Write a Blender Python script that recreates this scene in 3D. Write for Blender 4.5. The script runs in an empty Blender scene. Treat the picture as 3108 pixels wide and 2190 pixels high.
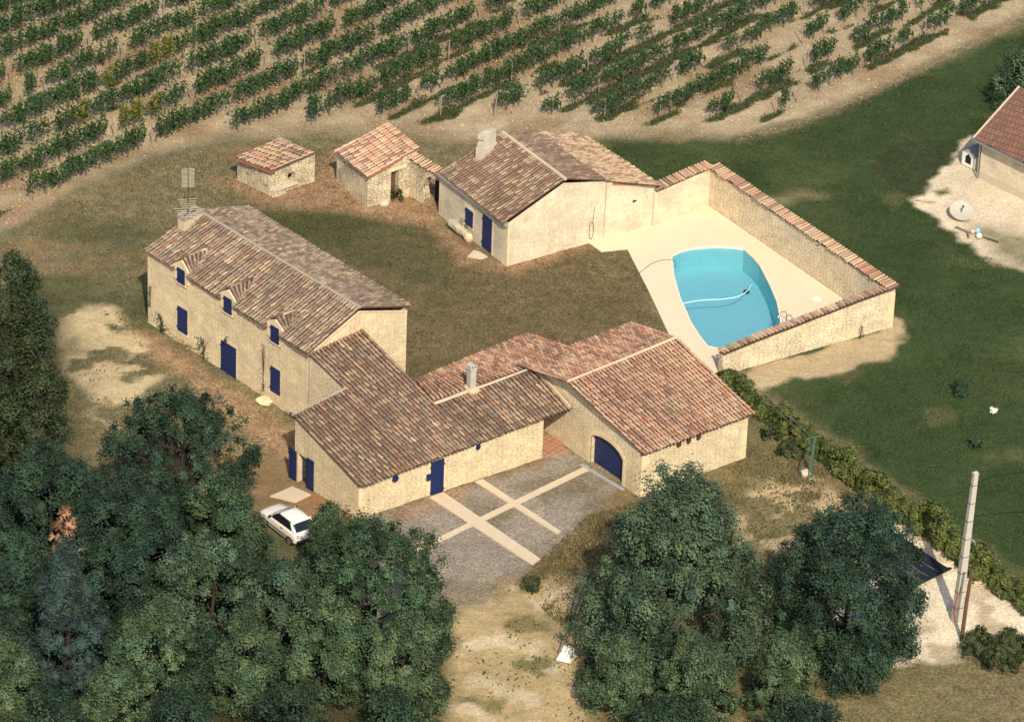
import bpy, math, random
import numpy as np
from mathutils import Vector, Matrix

# ------------------------------------------------------------------ camera, sky, sun
scene = bpy.context.scene
COL = scene.collection
cam_data = bpy.data.cameras.new('camera')
cam_data.sensor_width = 36.0
cam_data.lens = 14000.0 / 3108.0 * 36.0
cam_data.clip_start = 1.0
cam_data.clip_end = 6000.0
cam = bpy.data.objects.new('camera', cam_data)
COL.objects.link(cam)
ax = Vector((0.99924867, 0.01912888, 0.03370716))
ay = Vector((-0.03875676, 0.49319165, 0.86905691))
az = Vector((0.0, -0.86971034, 0.49356247))
m = Matrix((ax, ay, az)).transposed().to_4x4()
m.translation = Vector((0.0, -236.184, 134.035))
cam.matrix_world = m
scene.camera = cam

SUN_EL = math.radians(41.5)
SUN_AZ = Vector((0.17, -0.985, 0)).normalized()          # horizontal direction towards the sun
world = bpy.data.worlds.new('World')
scene.world = world
world.use_nodes = True
wn = world.node_tree.nodes
sky = wn.new('ShaderNodeTexSky')
sky.sky_type = 'NISHITA'
sky.sun_disc = False
sky.sun_elevation = SUN_EL
sky.sun_rotation = math.atan2(SUN_AZ.x, SUN_AZ.y)
sky.dust_density = 2.0
wn['Background'].inputs['Strength'].default_value = 0.13
world.node_tree.links.new(sky.outputs[0], wn['Background'].inputs['Color'])
sun_data = bpy.data.lights.new('sun', 'SUN')
sun_data.energy = 3.75
sun_data.angle = math.radians(0.5)
sun_data.color = (1.0, 0.915, 0.77)
sun = bpy.data.objects.new('sun', sun_data)
COL.objects.link(sun)
sdir = SUN_AZ * math.cos(SUN_EL) + Vector((0, 0, math.sin(SUN_EL)))
sun.rotation_euler = sdir.to_track_quat('Z', 'Y').to_euler()
scene.view_settings.view_transform = 'Standard'
scene.view_settings.look = 'None'
scene.view_settings.exposure = 0.52
scene.view_settings.gamma = 1.0
scene.render.engine = 'CYCLES'
scene.cycles.max_bounces = 6
scene.cycles.transparent_max_bounces = 8
scene.cycles.use_adaptive_sampling = True

rng = np.random.default_rng(7)
random.seed(7)

# ------------------------------------------------------------------ noise and ground height
def vnoise(x, y, scale, seed=0):
    x = np.asarray(x, float) / scale + seed * 17.31
    y = np.asarray(y, float) / scale + seed * 9.77
    xi, yi = np.floor(x), np.floor(y)
    fx, fy = x - xi, y - yi
    fx = fx * fx * (3 - 2 * fx); fy = fy * fy * (3 - 2 * fy)
    def h(a, b):
        v = np.sin(a * 127.1 + b * 311.7 + seed * 74.7) * 43758.5453
        return v - np.floor(v)
    return (h(xi, yi) * (1 - fx) + h(xi + 1, yi) * fx) * (1 - fy) + (h(xi, yi + 1) * (1 - fx) + h(xi + 1, yi + 1) * fx) * fy

def fbm(x, y, scale, seed=0, octv=4):
    t = 0; a = 0.5; s = 0
    for i in range(octv):
        t = t + a * vnoise(x, y, scale / 2 ** i, seed + i); s += a; a *= 0.5
    return t / s

def gz(x, y):
    return -0.45 * np.exp(-((np.asarray(x) + 13) ** 2 + (np.asarray(y) + 11.5) ** 2) / (2 * 3.6 ** 2))

# ------------------------------------------------------------------ object helpers
ROOT = {}
def tag(o, label=None, cat=None, group=None, kind=None):
    if label: o['label'] = label
    if cat: o['category'] = cat
    if group: o['group'] = group
    if kind: o['kind'] = kind
    return o

def thing(name, label, cat, loc=(0, 0, 0), group=None):
    o = bpy.data.objects.new(name, None)
    o.empty_display_size = 0.3
    COL.objects.link(o)
    o.location = loc
    ROOT[o] = Vector(loc)
    return tag(o, label, cat, group)

def link(name, mesh, parent=None):
    o = bpy.data.objects.new(name, mesh)
    COL.objects.link(o)
    if parent is not None:
        o.parent = parent
        ROOT[o] = Vector((0, 0, 0)) if parent not in ROOT else ROOT[parent]
    return o

def face_uv(V, faces_idx):
    """metre uv from the face direction: along the wall and height"""
    out = []
    for f in faces_idx:
        p = V[f]
        n = np.zeros(3)
        for i in range(len(f)):
            n += np.cross(p[i] - p[0], p[(i + 1) % len(f)] - p[0])
        l = np.linalg.norm(n)
        n = n / l if l > 1e-12 else np.array([0, 0, 1.])
        if abs(n[2]) > 0.72:
            out.append(p[:, :2].copy())
        else:
            t = np.array([-n[1], n[0], 0]); t /= np.linalg.norm(t)
            out.append(np.stack([p @ t, p[:, 2]], 1))
    return np.concatenate(out) if out else np.zeros((0, 2))

class MB:
    def __init__(s):
        s.v = []; s.f = []; s.c = []; s.cur = None; s.mi = []; s.m = 0
    def vert(s, p):
        s.v.append(tuple(float(q) for q in p)); s.c.append(s.cur); return len(s.v) - 1
    def face(s, pts):
        s.f.append([s.vert(p) for p in pts]); s.mi.append(s.m)
    def prism(s, poly, vec):
        """closed prism: polygon (3d points) pushed along vec"""
        a = [np.array(p, float) for p in poly]; v = np.array(vec, float)
        b = [p + v for p in a]
        s.face(a[::-1]); s.face(b)
        n = len(a)
        for i in range(n):
            j = (i + 1) % n
            s.face([a[i], a[j], b[j], b[i]])
    def box(s, c, size, rz=0.0, ux=None):
        u = np.array([math.cos(rz), math.sin(rz), 0]) if ux is None else np.array(ux, float)
        w = np.array([-u[1], u[0], 0]); c = np.array(c, float)
        hx, hy, hz = [q / 2 for q in size]
        P = lambda i, j, k: c + u * hx * i + w * hy * j + np.array([0, 0, hz * k])
        s.prism([P(-1, -1, -1), P(1, -1, -1), P(1, 1, -1), P(-1, 1, -1)], (0, 0, size[2]))
    def tube(s, pts, radii, n=8, caps=True):
        pts = [np.array(p, float) for p in pts]
        if not hasattr(radii, '__len__'): radii = [radii] * len(pts)
        rings = []
        for i, p in enumerate(pts):
            d = pts[min(i + 1, len(pts) - 1)] - pts[max(i - 1, 0)]
            d /= np.linalg.norm(d) + 1e-9
            a = np.cross(d, [0, 0, 1.0] if abs(d[2]) < 0.9 else [1.0, 0, 0]); a /= np.linalg.norm(a)
            b = np.cross(d, a)
            rings.append([s.vert(p + radii[i] * (a * math.cos(t) + b * math.sin(t))) for t in np.linspace(0, 2 * math.pi, n, endpoint=False)])
        for r0, r1 in zip(rings[:-1], rings[1:]):
            for i in range(n):
                s.f.append([r0[i], r0[(i + 1) % n], r1[(i + 1) % n], r1[i]]); s.mi.append(s.m)
        if caps:
            s.f.append(rings[0][::-1]); s.mi.append(s.m); s.f.append(rings[-1]); s.mi.append(s.m)
    def lathe(s, c, prof, n=16):
        c = np.array(c, float)
        rings = [[s.vert(c + np.array([r * math.cos(t), r * math.sin(t), z])) for t in np.linspace(0, 2 * math.pi, n, endpoint=False)] for r, z in prof]
        for r0, r1 in zip(rings[:-1], rings[1:]):
            for i in range(n):
                s.f.append([r0[i], r0[(i + 1) % n], r1[(i + 1) % n], r1[i]]); s.mi.append(s.m)
        s.f.append(rings[0][::-1]); s.mi.append(s.m); s.f.append(rings[-1]); s.mi.append(s.m)
    def build(s, name, mat, parent=None, smooth=False):
        off = ROOT.get(parent, Vector((0, 0, 0)))
        V = np.array(s.v, float)
        me = bpy.data.meshes.new(name)
        me.from_pydata([tuple(p) for p in V - np.array(off)], [], s.f)
        uvl = me.uv_layers.new(name='UVMap')
        uvl.data.foreach_set('uv', face_uv(V, s.f).astype(np.float32).ravel())
        mats = mat if isinstance(mat, (list, tuple)) else [mat]
        for q in mats: me.materials.append(q)
        if len(mats) > 1: me.polygons.foreach_set('material_index', s.mi)
        if any(c is not None for c in s.c):
            ca = me.color_attributes.new('tint', 'FLOAT_COLOR', 'POINT')
            ca.data.foreach_set('color', np.array([(c or (1, 1, 1)) + (1,) if c is None or len(c) == 3 else c for c in s.c], np.float32).ravel())
        if smooth: me.polygons.foreach_set('use_smooth', [True] * len(me.polygons))
        me.update()
        return link(name, me, parent)

def np_mesh(name, V, F, mat, color=None, smooth=False):
    """quads only, fast"""
    V = np.asarray(V, np.float32); F = np.asarray(F, np.int32)
    me = bpy.data.meshes.new(name)
    me.vertices.add(len(V)); me.vertices.foreach_set('co', V.ravel())
    me.loops.add(F.size); me.loops.foreach_set('vertex_index', F.ravel())
    me.polygons.add(len(F))
    me.polygons.foreach_set('loop_start', np.arange(0, F.size, F.shape[1], dtype=np.int32))
    me.polygons.foreach_set('loop_total', np.full(len(F), F.shape[1], np.int32))
    if smooth: me.polygons.foreach_set('use_smooth', np.ones(len(F), bool))
    me.materials.append(mat)
    me.update(calc_edges=True)
    if color is not None:
        for nm, cc in (color.items() if isinstance(color, dict) else [('tint', color)]):
            ca = me.color_attributes.new(nm, 'FLOAT_COLOR', 'POINT')
            c4 = np.ones((len(V), 4), np.float32); c4[:, :3] = cc
            ca.data.foreach_set('color', c4.ravel())
    return me

def copy_tree(o, parent=None):
    c = o.copy(); COL.objects.link(c)
    if parent is not None: c.parent = parent
    for ch in o.children: copy_tree(ch, c)
    return c

# ------------------------------------------------------------------ materials
class NT:
    def __init__(s, name):
        s.mat = bpy.data.materials.new(name); s.mat.use_nodes = True
        s.t = s.mat.node_tree; s.n = s.t.nodes; s.b = s.n['Principled BSDF']
    def new(s, typ, **kw):
        nd = s.n.new('ShaderNode' + typ)
        for k, v in kw.items():
            if k in nd.inputs: nd.inputs[k].default_value = v
            else: setattr(nd, k, v)
        return nd
    def l(s, a, b): s.t.links.new(a, b)
    def noise(s, vec, scale, detail=4, rough=0.6, dist=0):
        nd = s.new('TexNoise'); nd.inputs['Scale'].default_value = scale; nd.inputs['Detail'].default_value = detail
        nd.inputs['Roughness'].default_value = rough; nd.inputs['Distortion'].default_value = dist
        if vec is not None: s.l(vec, nd.inputs['Vector'])
        return nd
    def ramp(s, fac, stops, interp='LINEAR'):
        nd = s.new('ValToRGB'); cr = nd.color_ramp; cr.interpolation = interp
        while len(cr.elements) < len(stops): cr.elements.new(0.5)
        for e, (p, c) in zip(cr.elements, stops):
            e.position = p; e.color = (*c, 1) if hasattr(c, '__len__') else (c, c, c, 1)
        s.l(fac, nd.inputs[0]); return nd.outputs[0]
    def mix(s, fac, a, b, blend='MIX'):
        nd = s.new('Mix'); nd.data_type = 'RGBA'; nd.blend_type = blend
        for sock, q in ((nd.inputs[0], fac), (nd.inputs[6], a), (nd.inputs[7], b)):
            if hasattr(q, 'links'): s.l(q, sock)
            elif hasattr(q, '__len__'): sock.default_value = (*q, 1)
            else: sock.default_value = q
        return nd.outputs[2]
    def math(s, op, a, b=0.0):
        nd = s.new('Math'); nd.operation = op
        for sock, q in ((nd.inputs[0], a), (nd.inputs[1], b)):
            if hasattr(q, 'links'): s.l(q, sock)
            else: sock.default_value = q
        return nd.outputs[0]
    def bump(s, h, strength=0.5, dist=0.05):
        nd = s.new('Bump'); nd.inputs['Strength'].default_value = strength; nd.inputs['Distance'].default_value = dist
        s.l(h, nd.inputs['Height']); s.l(nd.outputs[0], s.b.inputs['Normal'])
    def set(s, col=None, rough=0.85, spec=0.25):
        if col is not None:
            if hasattr(col, 'links'): s.l(col, s.b.inputs['Base Color'])
            else: s.b.inputs['Base Color'].default_value = (*col, 1)
        s.b.inputs['Roughness'].default_value = rough
        s.b.inputs['Specular IOR Level'].default_value = spec
        return s.mat
    def pos(s): return s.new('NewGeometry').outputs['Position']
    def uv(s): return s.new('TexCoord').outputs['UV']
    def attr(s, name):
        nd = s.new('Attribute'); nd.attribute_name = name; return nd.outputs['Color']

def plain(name, col, rough=0.7, var=0.12, scale=3.0, spec=0.3, metallic=0.0):
    t = NT(name)
    n = t.noise(t.pos(), scale, 5)
    c = t.mix(n.outputs[0], [q * (1 - var) for q in col], [min(1, q * (1 + var)) for q in col])
    t.b.inputs['Metallic'].default_value = metallic
    return t.set(c, rough, spec)

def stone_wall(name, c0, c1, joint, jw=0.05, jstr=0.8, sx=3.6, sy=6.4, stain=0.35, stain_col=(0.22, 0.20, 0.16), stain_lo=0.52, bump=0.5, streak=0.0, pmin=0.12):
    t = NT(name)
    uv = t.uv()
    mp = t.new('Mapping'); mp.inputs['Scale'].default_value = (sx, sy, 1); t.l(uv, mp.inputs['Vector'])
    nz = t.noise(uv, 3.5, 4, 0.7)
    dv = t.new('VectorMath'); dv.operation = 'MULTIPLY_ADD'
    dv.inputs[1].default_value = (0.4, 0.4, 0); t.l(nz.outputs['Color'], dv.inputs[0]); t.l(mp.outputs[0], dv.inputs[2])
    v1 = t.new('TexVoronoi'); v1.voronoi_dimensions = '2D'; v1.feature = 'F1'; v1.inputs['Scale'].default_value = 1; v1.inputs['Randomness'].default_value = 0.8
    v2 = t.new('TexVoronoi'); v2.voronoi_dimensions = '2D'; v2.feature = 'DISTANCE_TO_EDGE'; v2.inputs['Scale'].default_value = 1; v2.inputs['Randomness'].default_value = 0.8
    t.l(dv.outputs[0], v1.inputs['Vector']); t.l(dv.outputs[0], v2.inputs['Vector'])
    sep = t.new('SeparateColor'); t.l(v1.outputs['Color'], sep.inputs[0])
    base = t.ramp(sep.outputs[0], [(0.0, c0), (0.35, [0.5 * (a + b) for a, b in zip(c0, c1)]), (0.8, c1), (1.0, [min(1, q * 1.08) for q in c1])])
    fine = t.noise(uv, 17, 6, 0.75)
    base = t.mix(0.5, base, t.ramp(fine.outputs[0], [(0.3, [q * 0.55 for q in c0]), (0.5, c1), (0.72, [min(1, q * 1.12) for q in c1])]))
    jm = t.ramp(v2.outputs['Distance'], [(0.0, 1.0), (jw, 0.6), (jw * 2.4, 0.0)])
    patch = t.ramp(t.noise(uv, 1.6, 5, 0.7).outputs[0], [(0.36, pmin), (0.58, 1.0)])
    jf = t.math('MULTIPLY', t.math('MULTIPLY', jm, jstr), patch)
    base = t.mix(jf, base, joint)
    big = t.ramp(t.noise(uv, 0.7, 5, 0.65).outputs[0], [(0.3, 0.80), (0.7, 1.12)])
    base = t.mix(1.0, base, big, 'MULTIPLY')
    st = t.ramp(t.noise(uv, 0.55, 8, 0.75).outputs[0], [(stain_lo, 0.0), (stain_lo + 0.2, 1.0)])
    st = t.math('MULTIPLY', st, t.ramp(t.noise(uv, 6.0, 5, 0.7).outputs[0], [(0.36, 0.25), (0.62, 1.0)]))
    base = t.mix(t.math('MULTIPLY', st, stain), base, stain_col)
    if streak:                                              # rain streaks: noise drawn out down the wall
        ms = t.new('Mapping'); ms.inputs['Scale'].default_value = (3.2, 0.35, 1); t.l(uv, ms.inputs['Vector'])
        sk = t.ramp(t.noise(ms.outputs[0], 1.6, 6, 0.7).outputs[0], [(0.54, 0.0), (0.72, 1.0)])
        base = t.mix(t.math('MULTIPLY', sk, streak), base, stain_col)
    hgt = t.math('SUBTRACT', t.math('MULTIPLY', fine.outputs[0], 0.6), jf)
    t.bump(hgt, bump, 0.04)
    return t.set(base, 0.92, 0.1)

def tile_mat():
    t = NT('clay_tile')
    c = t.attr('tint')
    n = t.noise(t.pos(), 7.0, 5, 0.7)
    c = t.mix(1.0, c, t.ramp(n.outputs[0], [(0.25, 0.62), (0.75, 1.25)]), 'MULTIPLY')
    n2 = t.noise(t.pos(), 22.0, 3, 0.7)
    c = t.mix(t.ramp(n2.outputs[0], [(0.55, 0.0), (0.75, 0.5)]), c, (0.12, 0.105, 0.08))
    t.bump(n2.outputs[0], 0.3, 0.02)
    return t.set(c, 0.9, 0.15)

def leaf_mat(name, col, trans=0.25, var=1.0):
    t = NT(name)
    c = t.mix(1.0, t.attr('tint'), col, 'MULTIPLY')
    t.set(c, 0.75, 0.10)
    tr = t.new('BsdfTranslucent'); t.l(c, tr.inputs['Color'])
    mx = t.new('MixShader'); mx.inputs[0].default_value = trans
    out = t.n['Material Output']
    t.l(t.b.outputs[0], mx.inputs[1]); t.l(tr.outputs[0], mx.inputs[2]); t.l(mx.outputs[0], out.inputs['Surface'])
    return t.mat

M = {}
M['tile'] = tile_mat()
M['stone_house'] = stone_wall('house_limestone', (0.56, 0.43, 0.25), (0.72, 0.58, 0.36), (0.28, 0.19, 0.10), 0.06, 0.5, 3.0, 7.0, stain=0.42, stain_col=(0.36, 0.29, 0.19), stain_lo=0.46, pmin=0.25, bump=0.7)
M['stone_barn'] = stone_wall('barn_limestone', (0.56, 0.44, 0.26), (0.71, 0.58, 0.37), (0.26, 0.165, 0.085), 0.06, 0.62, 2.9, 7.4, stain=0.3, stain_col=(0.36, 0.27, 0.16), stain_lo=0.48, pmin=0.28, bump=0.8)
M['stone_rubble'] = stone_wall('rubble_limestone', (0.54, 0.43, 0.27), (0.69, 0.57, 0.38), (0.21, 0.145, 0.08), 0.065, 0.72, 3.0, 6.2, stain=0.45, stain_lo=0.48, bump=0.8, pmin=0.25)
M['render_old'] = stone_wall('weathered_render', (0.57, 0.47, 0.31), (0.67, 0.56, 0.39), (0.30, 0.23, 0.14), 0.04, 0.5, 2.8, 5.6, stain=0.8, stain_col=(0.31, 0.27, 0.20), stain_lo=0.44, bump=0.4, streak=0.5)
M['stone_ruin'] = stone_wall('ruin_stone', (0.58, 0.47, 0.30), (0.70, 0.58, 0.38), (0.10, 0.08, 0.055), 0.06, 0.8, 3.4, 5.4, stain=1.0, stain_col=(0.12, 0.10, 0.075), stain_lo=0.44, bump=1.0, streak=0.6, pmin=0.3)
M['dressed'] = stone_wall('dressed_stone', (0.62, 0.48, 0.28), (0.70, 0.56, 0.34), (0.42, 0.32, 0.19), 0.02, 0.4, 1.6, 3.0, stain=0.15, bump=0.2)
M['block'] = stone_wall('grey_block', (0.42, 0.36, 0.27), (0.56, 0.49, 0.38), (0.60, 0.54, 0.45), 0.03, 0.3, 2, 3.4, stain=0.6, stain_col=(0.24, 0.20, 0.15), stain_lo=0.46)
M['mortar'] = plain('lime_mortar', (0.46, 0.39, 0.28), 0.95, 0.2, 5, 0.1)
M['mortar_grey'] = plain('grey_mortar', (0.30, 0.255, 0.20), 0.95, 0.35, 6, 0.1)
M['mortar_cream'] = plain('cream_mortar', (0.52, 0.40, 0.26), 0.95, 0.35, 5, 0.1)
M['blue'] = plain('blue_paint', (0.0055, 0.016, 0.075), 0.55, 0.18, 2.5, 0.4)
M['blue_dark'] = plain('blue_paint_groove', (0.004, 0.010, 0.05), 0.6, 0.1)
M['dark'] = plain('dark_interior', (0.012, 0.010, 0.009), 0.9, 0.2)
M['iron'] = plain('dark_iron', (0.03, 0.027, 0.025), 0.6, 0.2, 6, 0.4)
M['wood'] = plain('weathered_wood', (0.20, 0.15, 0.10), 0.9, 0.3, 8, 0.1)
M['wood_pale'] = plain('pale_wood_stake', (0.26, 0.20, 0.145), 0.9, 0.35, 8, 0.1)
M['wood_brown'] = plain('brown_wood', (0.10, 0.055, 0.03), 0.8, 0.3, 6, 0.2)
M['glass'] = plain('dark_glass', (0.010, 0.012, 0.016), 0.08, 0.1, 3, 0.6)
M['metal'] = plain('steel', (0.42, 0.40, 0.37), 0.35, 0.1, 3, 0.5, 0.8)
M['chrome'] = plain('ladder_steel', (0.35, 0.33, 0.36), 0.25, 0.1, 3, 0.5, 0.9)
M['alu'] = plain('dull_aluminium', (0.32, 0.27, 0.19), 0.5, 0.1, 3, 0.4, 0.3)
M['white_plastic'] = plain('white_plastic', (0.72, 0.68, 0.60), 0.45, 0.08, 3, 0.4)
M['concrete'] = plain('pole_concrete', (0.40, 0.365, 0.30), 0.9, 0.18, 1.5, 0.1)
M['rubber'] = plain('black_rubber', (0.012, 0.012, 0.013), 0.75, 0.2, 4, 0.2)
M['bark'] = plain('bark', (0.042, 0.033, 0.026), 0.95, 0.4, 6, 0.05)
M['bark_pale'] = plain('pale_vine_wood', (0.13, 0.095, 0.065), 0.95, 0.35, 8, 0.05)
M['leaf_oak'] = leaf_mat('oak_leaves', (0.048, 0.080, 0.038), 0.16)
M['leaf_oak_dark'] = leaf_mat('dark_oak_leaves', (0.031, 0.055, 0.032), 0.14)
M['leaf_blue'] = leaf_mat('blue_green_leaves', (0.066, 0.100, 0.056), 0.16)
M['leaf_light'] = leaf_mat('light_green_leaves', (0.075, 0.112, 0.054), 0.2)
M['leaf_poplar'] = leaf_mat('poplar_leaves', (0.046, 0.062, 0.028), 0.2)
M['leaf_pine'] = leaf_mat('pine_needles', (0.036, 0.058, 0.048), 0.08)
M['leaf_dead'] = leaf_mat('dead_leaves', (0.30, 0.16, 0.085), 0.2)
M['leaf_vine'] = leaf_mat('vine_leaves', (0.044, 0.082, 0.029), 0.2)
M['leaf_vine_yellow'] = leaf_mat('yellowing_vine_leaves', (0.13, 0.135, 0.03), 0.22)
M['leaf_hedge'] = leaf_mat('hedge_leaves', (0.105, 0.125, 0.036), 0.22)
M['leaf_weed'] = leaf_mat('weed_leaves', (0.06, 0.075, 0.03), 0.2)
M['leaf_dry'] = leaf_mat('dry_grass_blades', (0.36, 0.25, 0.11), 0.2)

# car paint
t = NT('white_car_paint'); t.set((0.74, 0.69, 0.60), 0.3, 0.5); t.b.inputs['Coat Weight'].default_value = 0.5; M['car_white'] = t.mat
# water
t = NT('pool_water')
fr = t.new('Fresnel'); fr.inputs['IOR'].default_value = 1.33
tr = t.new('BsdfTransparent'); tr.inputs['Color'].default_value = (0.94, 0.99, 1.0, 1)
gl = t.new('BsdfGlossy'); gl.inputs['Roughness'].default_value = 0.08
bp = t.new('Bump'); bp.inputs['Strength'].default_value = 0.035; bp.inputs['Distance'].default_value = 0.02
nz = t.noise(t.pos(), 3.5, 4, 0.6); t.l(nz.outputs[0], bp.inputs['Height']); t.l(bp.outputs[0], gl.inputs['Normal']); t.l(bp.outputs[0], fr.inputs['Normal'])
mx = t.new('MixShader'); t.l(fr.outputs[0], mx.inputs[0]); t.l(tr.outputs[0], mx.inputs[1]); t.l(gl.outputs[0], mx.inputs[2])
t.l(mx.outputs[0], t.n['Material Output'].inputs['Surface']); M['water'] = t.mat
t = NT('turquoise_liner')
n = t.noise(t.pos(), 11.0, 4, 0.85); n2 = t.noise(t.pos(), 1.2, 3)
c = t.mix(t.ramp(n.outputs[0], [(0.36, 0.0), (0.64, 1.0)]), (0.26, 0.64, 0.70), (0.42, 0.80, 0.83))
c = t.mix(t.math('MULTIPLY', n2.outputs[0], 0.4), c, (0.24, 0.66, 0.72)); M['liner'] = t.set(c, 0.6, 0.2)
# pale deck
t = NT('pale_deck')
n = t.noise(t.pos(), 0.5, 5, 0.6); n2 = t.noise(t.pos(), 11, 3, 0.7)
c = t.mix(n.outputs[0], (0.60, 0.475, 0.315), (0.69, 0.56, 0.39))
c = t.mix(t.ramp(n2.outputs[0], [(0.62, 0.0), (0.8, 0.35)]), c, (0.45, 0.34, 0.22)); M['deck'] = t.set(c, 0.9, 0.1)
# concrete path
t = NT('path_concrete')
n = t.noise(t.pos(), 1.3, 6, 0.7); n2 = t.noise(t.pos(), 12, 4, 0.7)
c = t.mix(n.outputs[0], (0.46, 0.36, 0.24), (0.62, 0.51, 0.35))
c = t.mix(t.ramp(n2.outputs[0], [(0.6, 0.0), (0.75, 0.5)]), c, (0.26, 0.20, 0.13)); t.bump(n2.outputs[0], 0.3, 0.02); M['path'] = t.set(c, 0.95, 0.1)
# terracotta floor
t = NT('terracotta_floor')
br = t.new('TexBrick'); br.inputs['Scale'].default_value = 1; br.inputs['Mortar Size'].default_value = 0.02; br.offset = 0.0
br.inputs['Brick Width'].default_value = 0.35; br.inputs['Row Height'].default_value = 0.35
br.inputs['Color1'].default_value = (0.27, 0.125, 0.07, 1); br.inputs['Color2'].default_value = (0.34, 0.165, 0.095, 1); br.inputs['Mortar'].default_value = (0.42, 0.28, 0.18, 1)
mp = t.new('Mapping'); mp.inputs['Rotation'].default_value = (0, 0, math.radians(38)); t.l(t.pos(), mp.inputs[0]); t.l(mp.outputs[0], br.inputs['Vector'])
M['terracotta'] = t.set(br.outputs[0], 0.8, 0.2)
# flat brown modern tile roof (neighbour)
t = NT('brown_flat_tile')
br = t.new('TexBrick'); br.inputs['Scale'].default_value = 1; br.inputs['Mortar Size'].default_value = 0.015; br.offset = 0.5
br.inputs['Brick Width'].default_value = 0.30; br.inputs['Row Height'].default_value = 0.36
br.inputs['Color1'].default_value = (0.15, 0.080, 0.055, 1); br.inputs['Color2'].default_value = (0.20, 0.105, 0.070, 1); br.inputs['Mortar'].default_value = (0.06, 0.03, 0.02, 1)
mp = t.new('Mapping'); mp.inputs['Rotation'].default_value = (0, 0, math.radians(40)); t.l(t.pos(), mp.inputs[0]); t.l(mp.outputs[0], br.inputs['Vector'])
t.bump(br.outputs['Fac'], 0.6, -0.03); M['flat_tile'] = t.set(br.outputs[0], 0.85, 0.15)
# dark solar heating mat
M['mat'] = plain('black_rubber_mat', (0.012, 0.013, 0.020), 0.55, 0.3, 2, 0.3)
M['drain'] = plain('grey_drain', (0.30, 0.30, 0.29), 0.8, 0.2, 5, 0.2)
M['boulder'] = stone_wall('boulder_stone', (0.36, 0.31, 0.22), (0.52, 0.45, 0.32), (0.15, 0.12, 0.08), 0.04, 0.3, 1.5, 1.5, stain=0.6, stain_col=(0.14, 0.13, 0.10), bump=0.8)

# ground: two painted cover colours mixed by fine noise
t = NT('ground_cover')
A, B = t.attr('cover'), t.attr('cover_two')
P_ = t.pos()
mpn = t.new('Mapping'); mpn.inputs['Scale'].default_value = (1, 1, 1); t.l(P_, mpn.inputs[0])
n1 = t.noise(P_, 1.1, 7, 0.72); n2 = t.noise(P_, 6.5, 5, 0.75); n3 = t.noise(P_, 0.22, 4, 0.6)
f = t.math('ADD', t.math('MULTIPLY', n1.outputs[0], 0.55), t.math('MULTIPLY', n2.outputs[0], 0.45))
f = t.ramp(f, [(0.40, 0.0), (0.60, 1.0)])
c = t.mix(f, A, B)
n4 = t.noise(P_, 16.0, 4, 0.8)
c = t.mix(1.0, c, t.ramp(n2.outputs[0], [(0.30, 0.55), (0.70, 1.34)]), 'MULTIPLY')
c = t.mix(1.0, c, t.ramp(n4.outputs[0], [(0.30, 0.62), (0.70, 1.30)]), 'MULTIPLY')
c = t.mix(1.0, c, t.ramp(n3.outputs[0], [(0.3, 0.82), (0.7, 1.14)]), 'MULTIPLY')
t.bump(t.math('ADD', n2.outputs[0], n1.outputs[0]), 0.7, 0.12)
M['ground'] = t.set(c, 0.97, 0.05)

# ------------------------------------------------------------------ ground sheet
def sdist(px, py, poly):
    """signed distance to a polygon, positive inside"""
    poly = np.array(poly, float); n = len(poly)
    d = np.full(px.shape, 1e9); inside = np.zeros(px.shape, bool)
    for i in range(n):
        a, b = poly[i], poly[(i + 1) % n]
        e = b - a
        t_ = np.clip(((px - a[0]) * e[0] + (py - a[1]) * e[1]) / (e @ e + 1e-12), 0, 1)
        d = np.minimum(d, np.hypot(px - a[0] - t_ * e[0], py - a[1] - t_ * e[1]))
        c1 = (a[1] > py) != (b[1] > py)
        with np.errstate(divide='ignore', invalid='ignore'):
            xi = (b[0] - a[0]) * (py - a[1]) / (b[1] - a[1]) + a[0]
        inside ^= c1 & (px < xi)
    return np.where(inside, d, -d)

def lin(pts, x):
    p = np.array(pts); return np.interp(x, p[:, 0], p[:, 1])

POOL = [(9.56, 13.88), (10.17, 14.53), (10.86, 14.93), (12.23, 15.28), (13.26, 15.27), (14.02, 15.1), (14.55, 14.1), (14.95, 13.05), (15.51, 10.54), (15.87, 8.47), (16.0, 6.58), (16.01, 5.38), (15.1, 3.75), (13.55, 2.42), (12.32, 2.40), (11.58, 2.67), (11.1, 3.9), (10.63, 5.47), (10.01, 8.52), (9.66, 11.3)]
DECK = [(4.31, 15.32), (6.76, 16.65), (11.9, 20.7), (20.3, 8.6), (21.5, 5.75), (12.3, -0.1), (11.6, -0.9), (10.2, -0.4), (9.32, 3.74), (8.8, 6.1), (8.08, 9.34), (6.83, 14.46), (5.21, 14.04)]
TRACK = [(-1500, -400), (-36.9, 10.8), (-31.6, 14.7), (-27.05, 21.6), (-21.8, 25.9), (-18.5, 28.1), (-12.0, 29.3), (-4.8, 29.25), (3.8, 29.7), (9.6, 31.0), (13.6, 30.1), (18.3, 33.3), (22.9, 37.85), (32.7, 49.2), (41.1, 58.8), (1500, 1700)]
VBOUND = [(-60, -10), (-35.8, 13.2), (-31.8, 16.2), (-30.6, 17.4), (-27.4, 20.3), (-23.1, 25.2), (-19.8, 27.0), (-18.8, 27.6), (-12.4, 30.4), (2.0, 31.8), (16.4, 33.2), (19.8, 35.3), (60, 80)]
ROWN = np.array([-0.7694, 0.6388]); ROWD = np.array([0.6388, 0.7694]); ROW0 = 9.0; ROWS = 2.575

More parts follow.
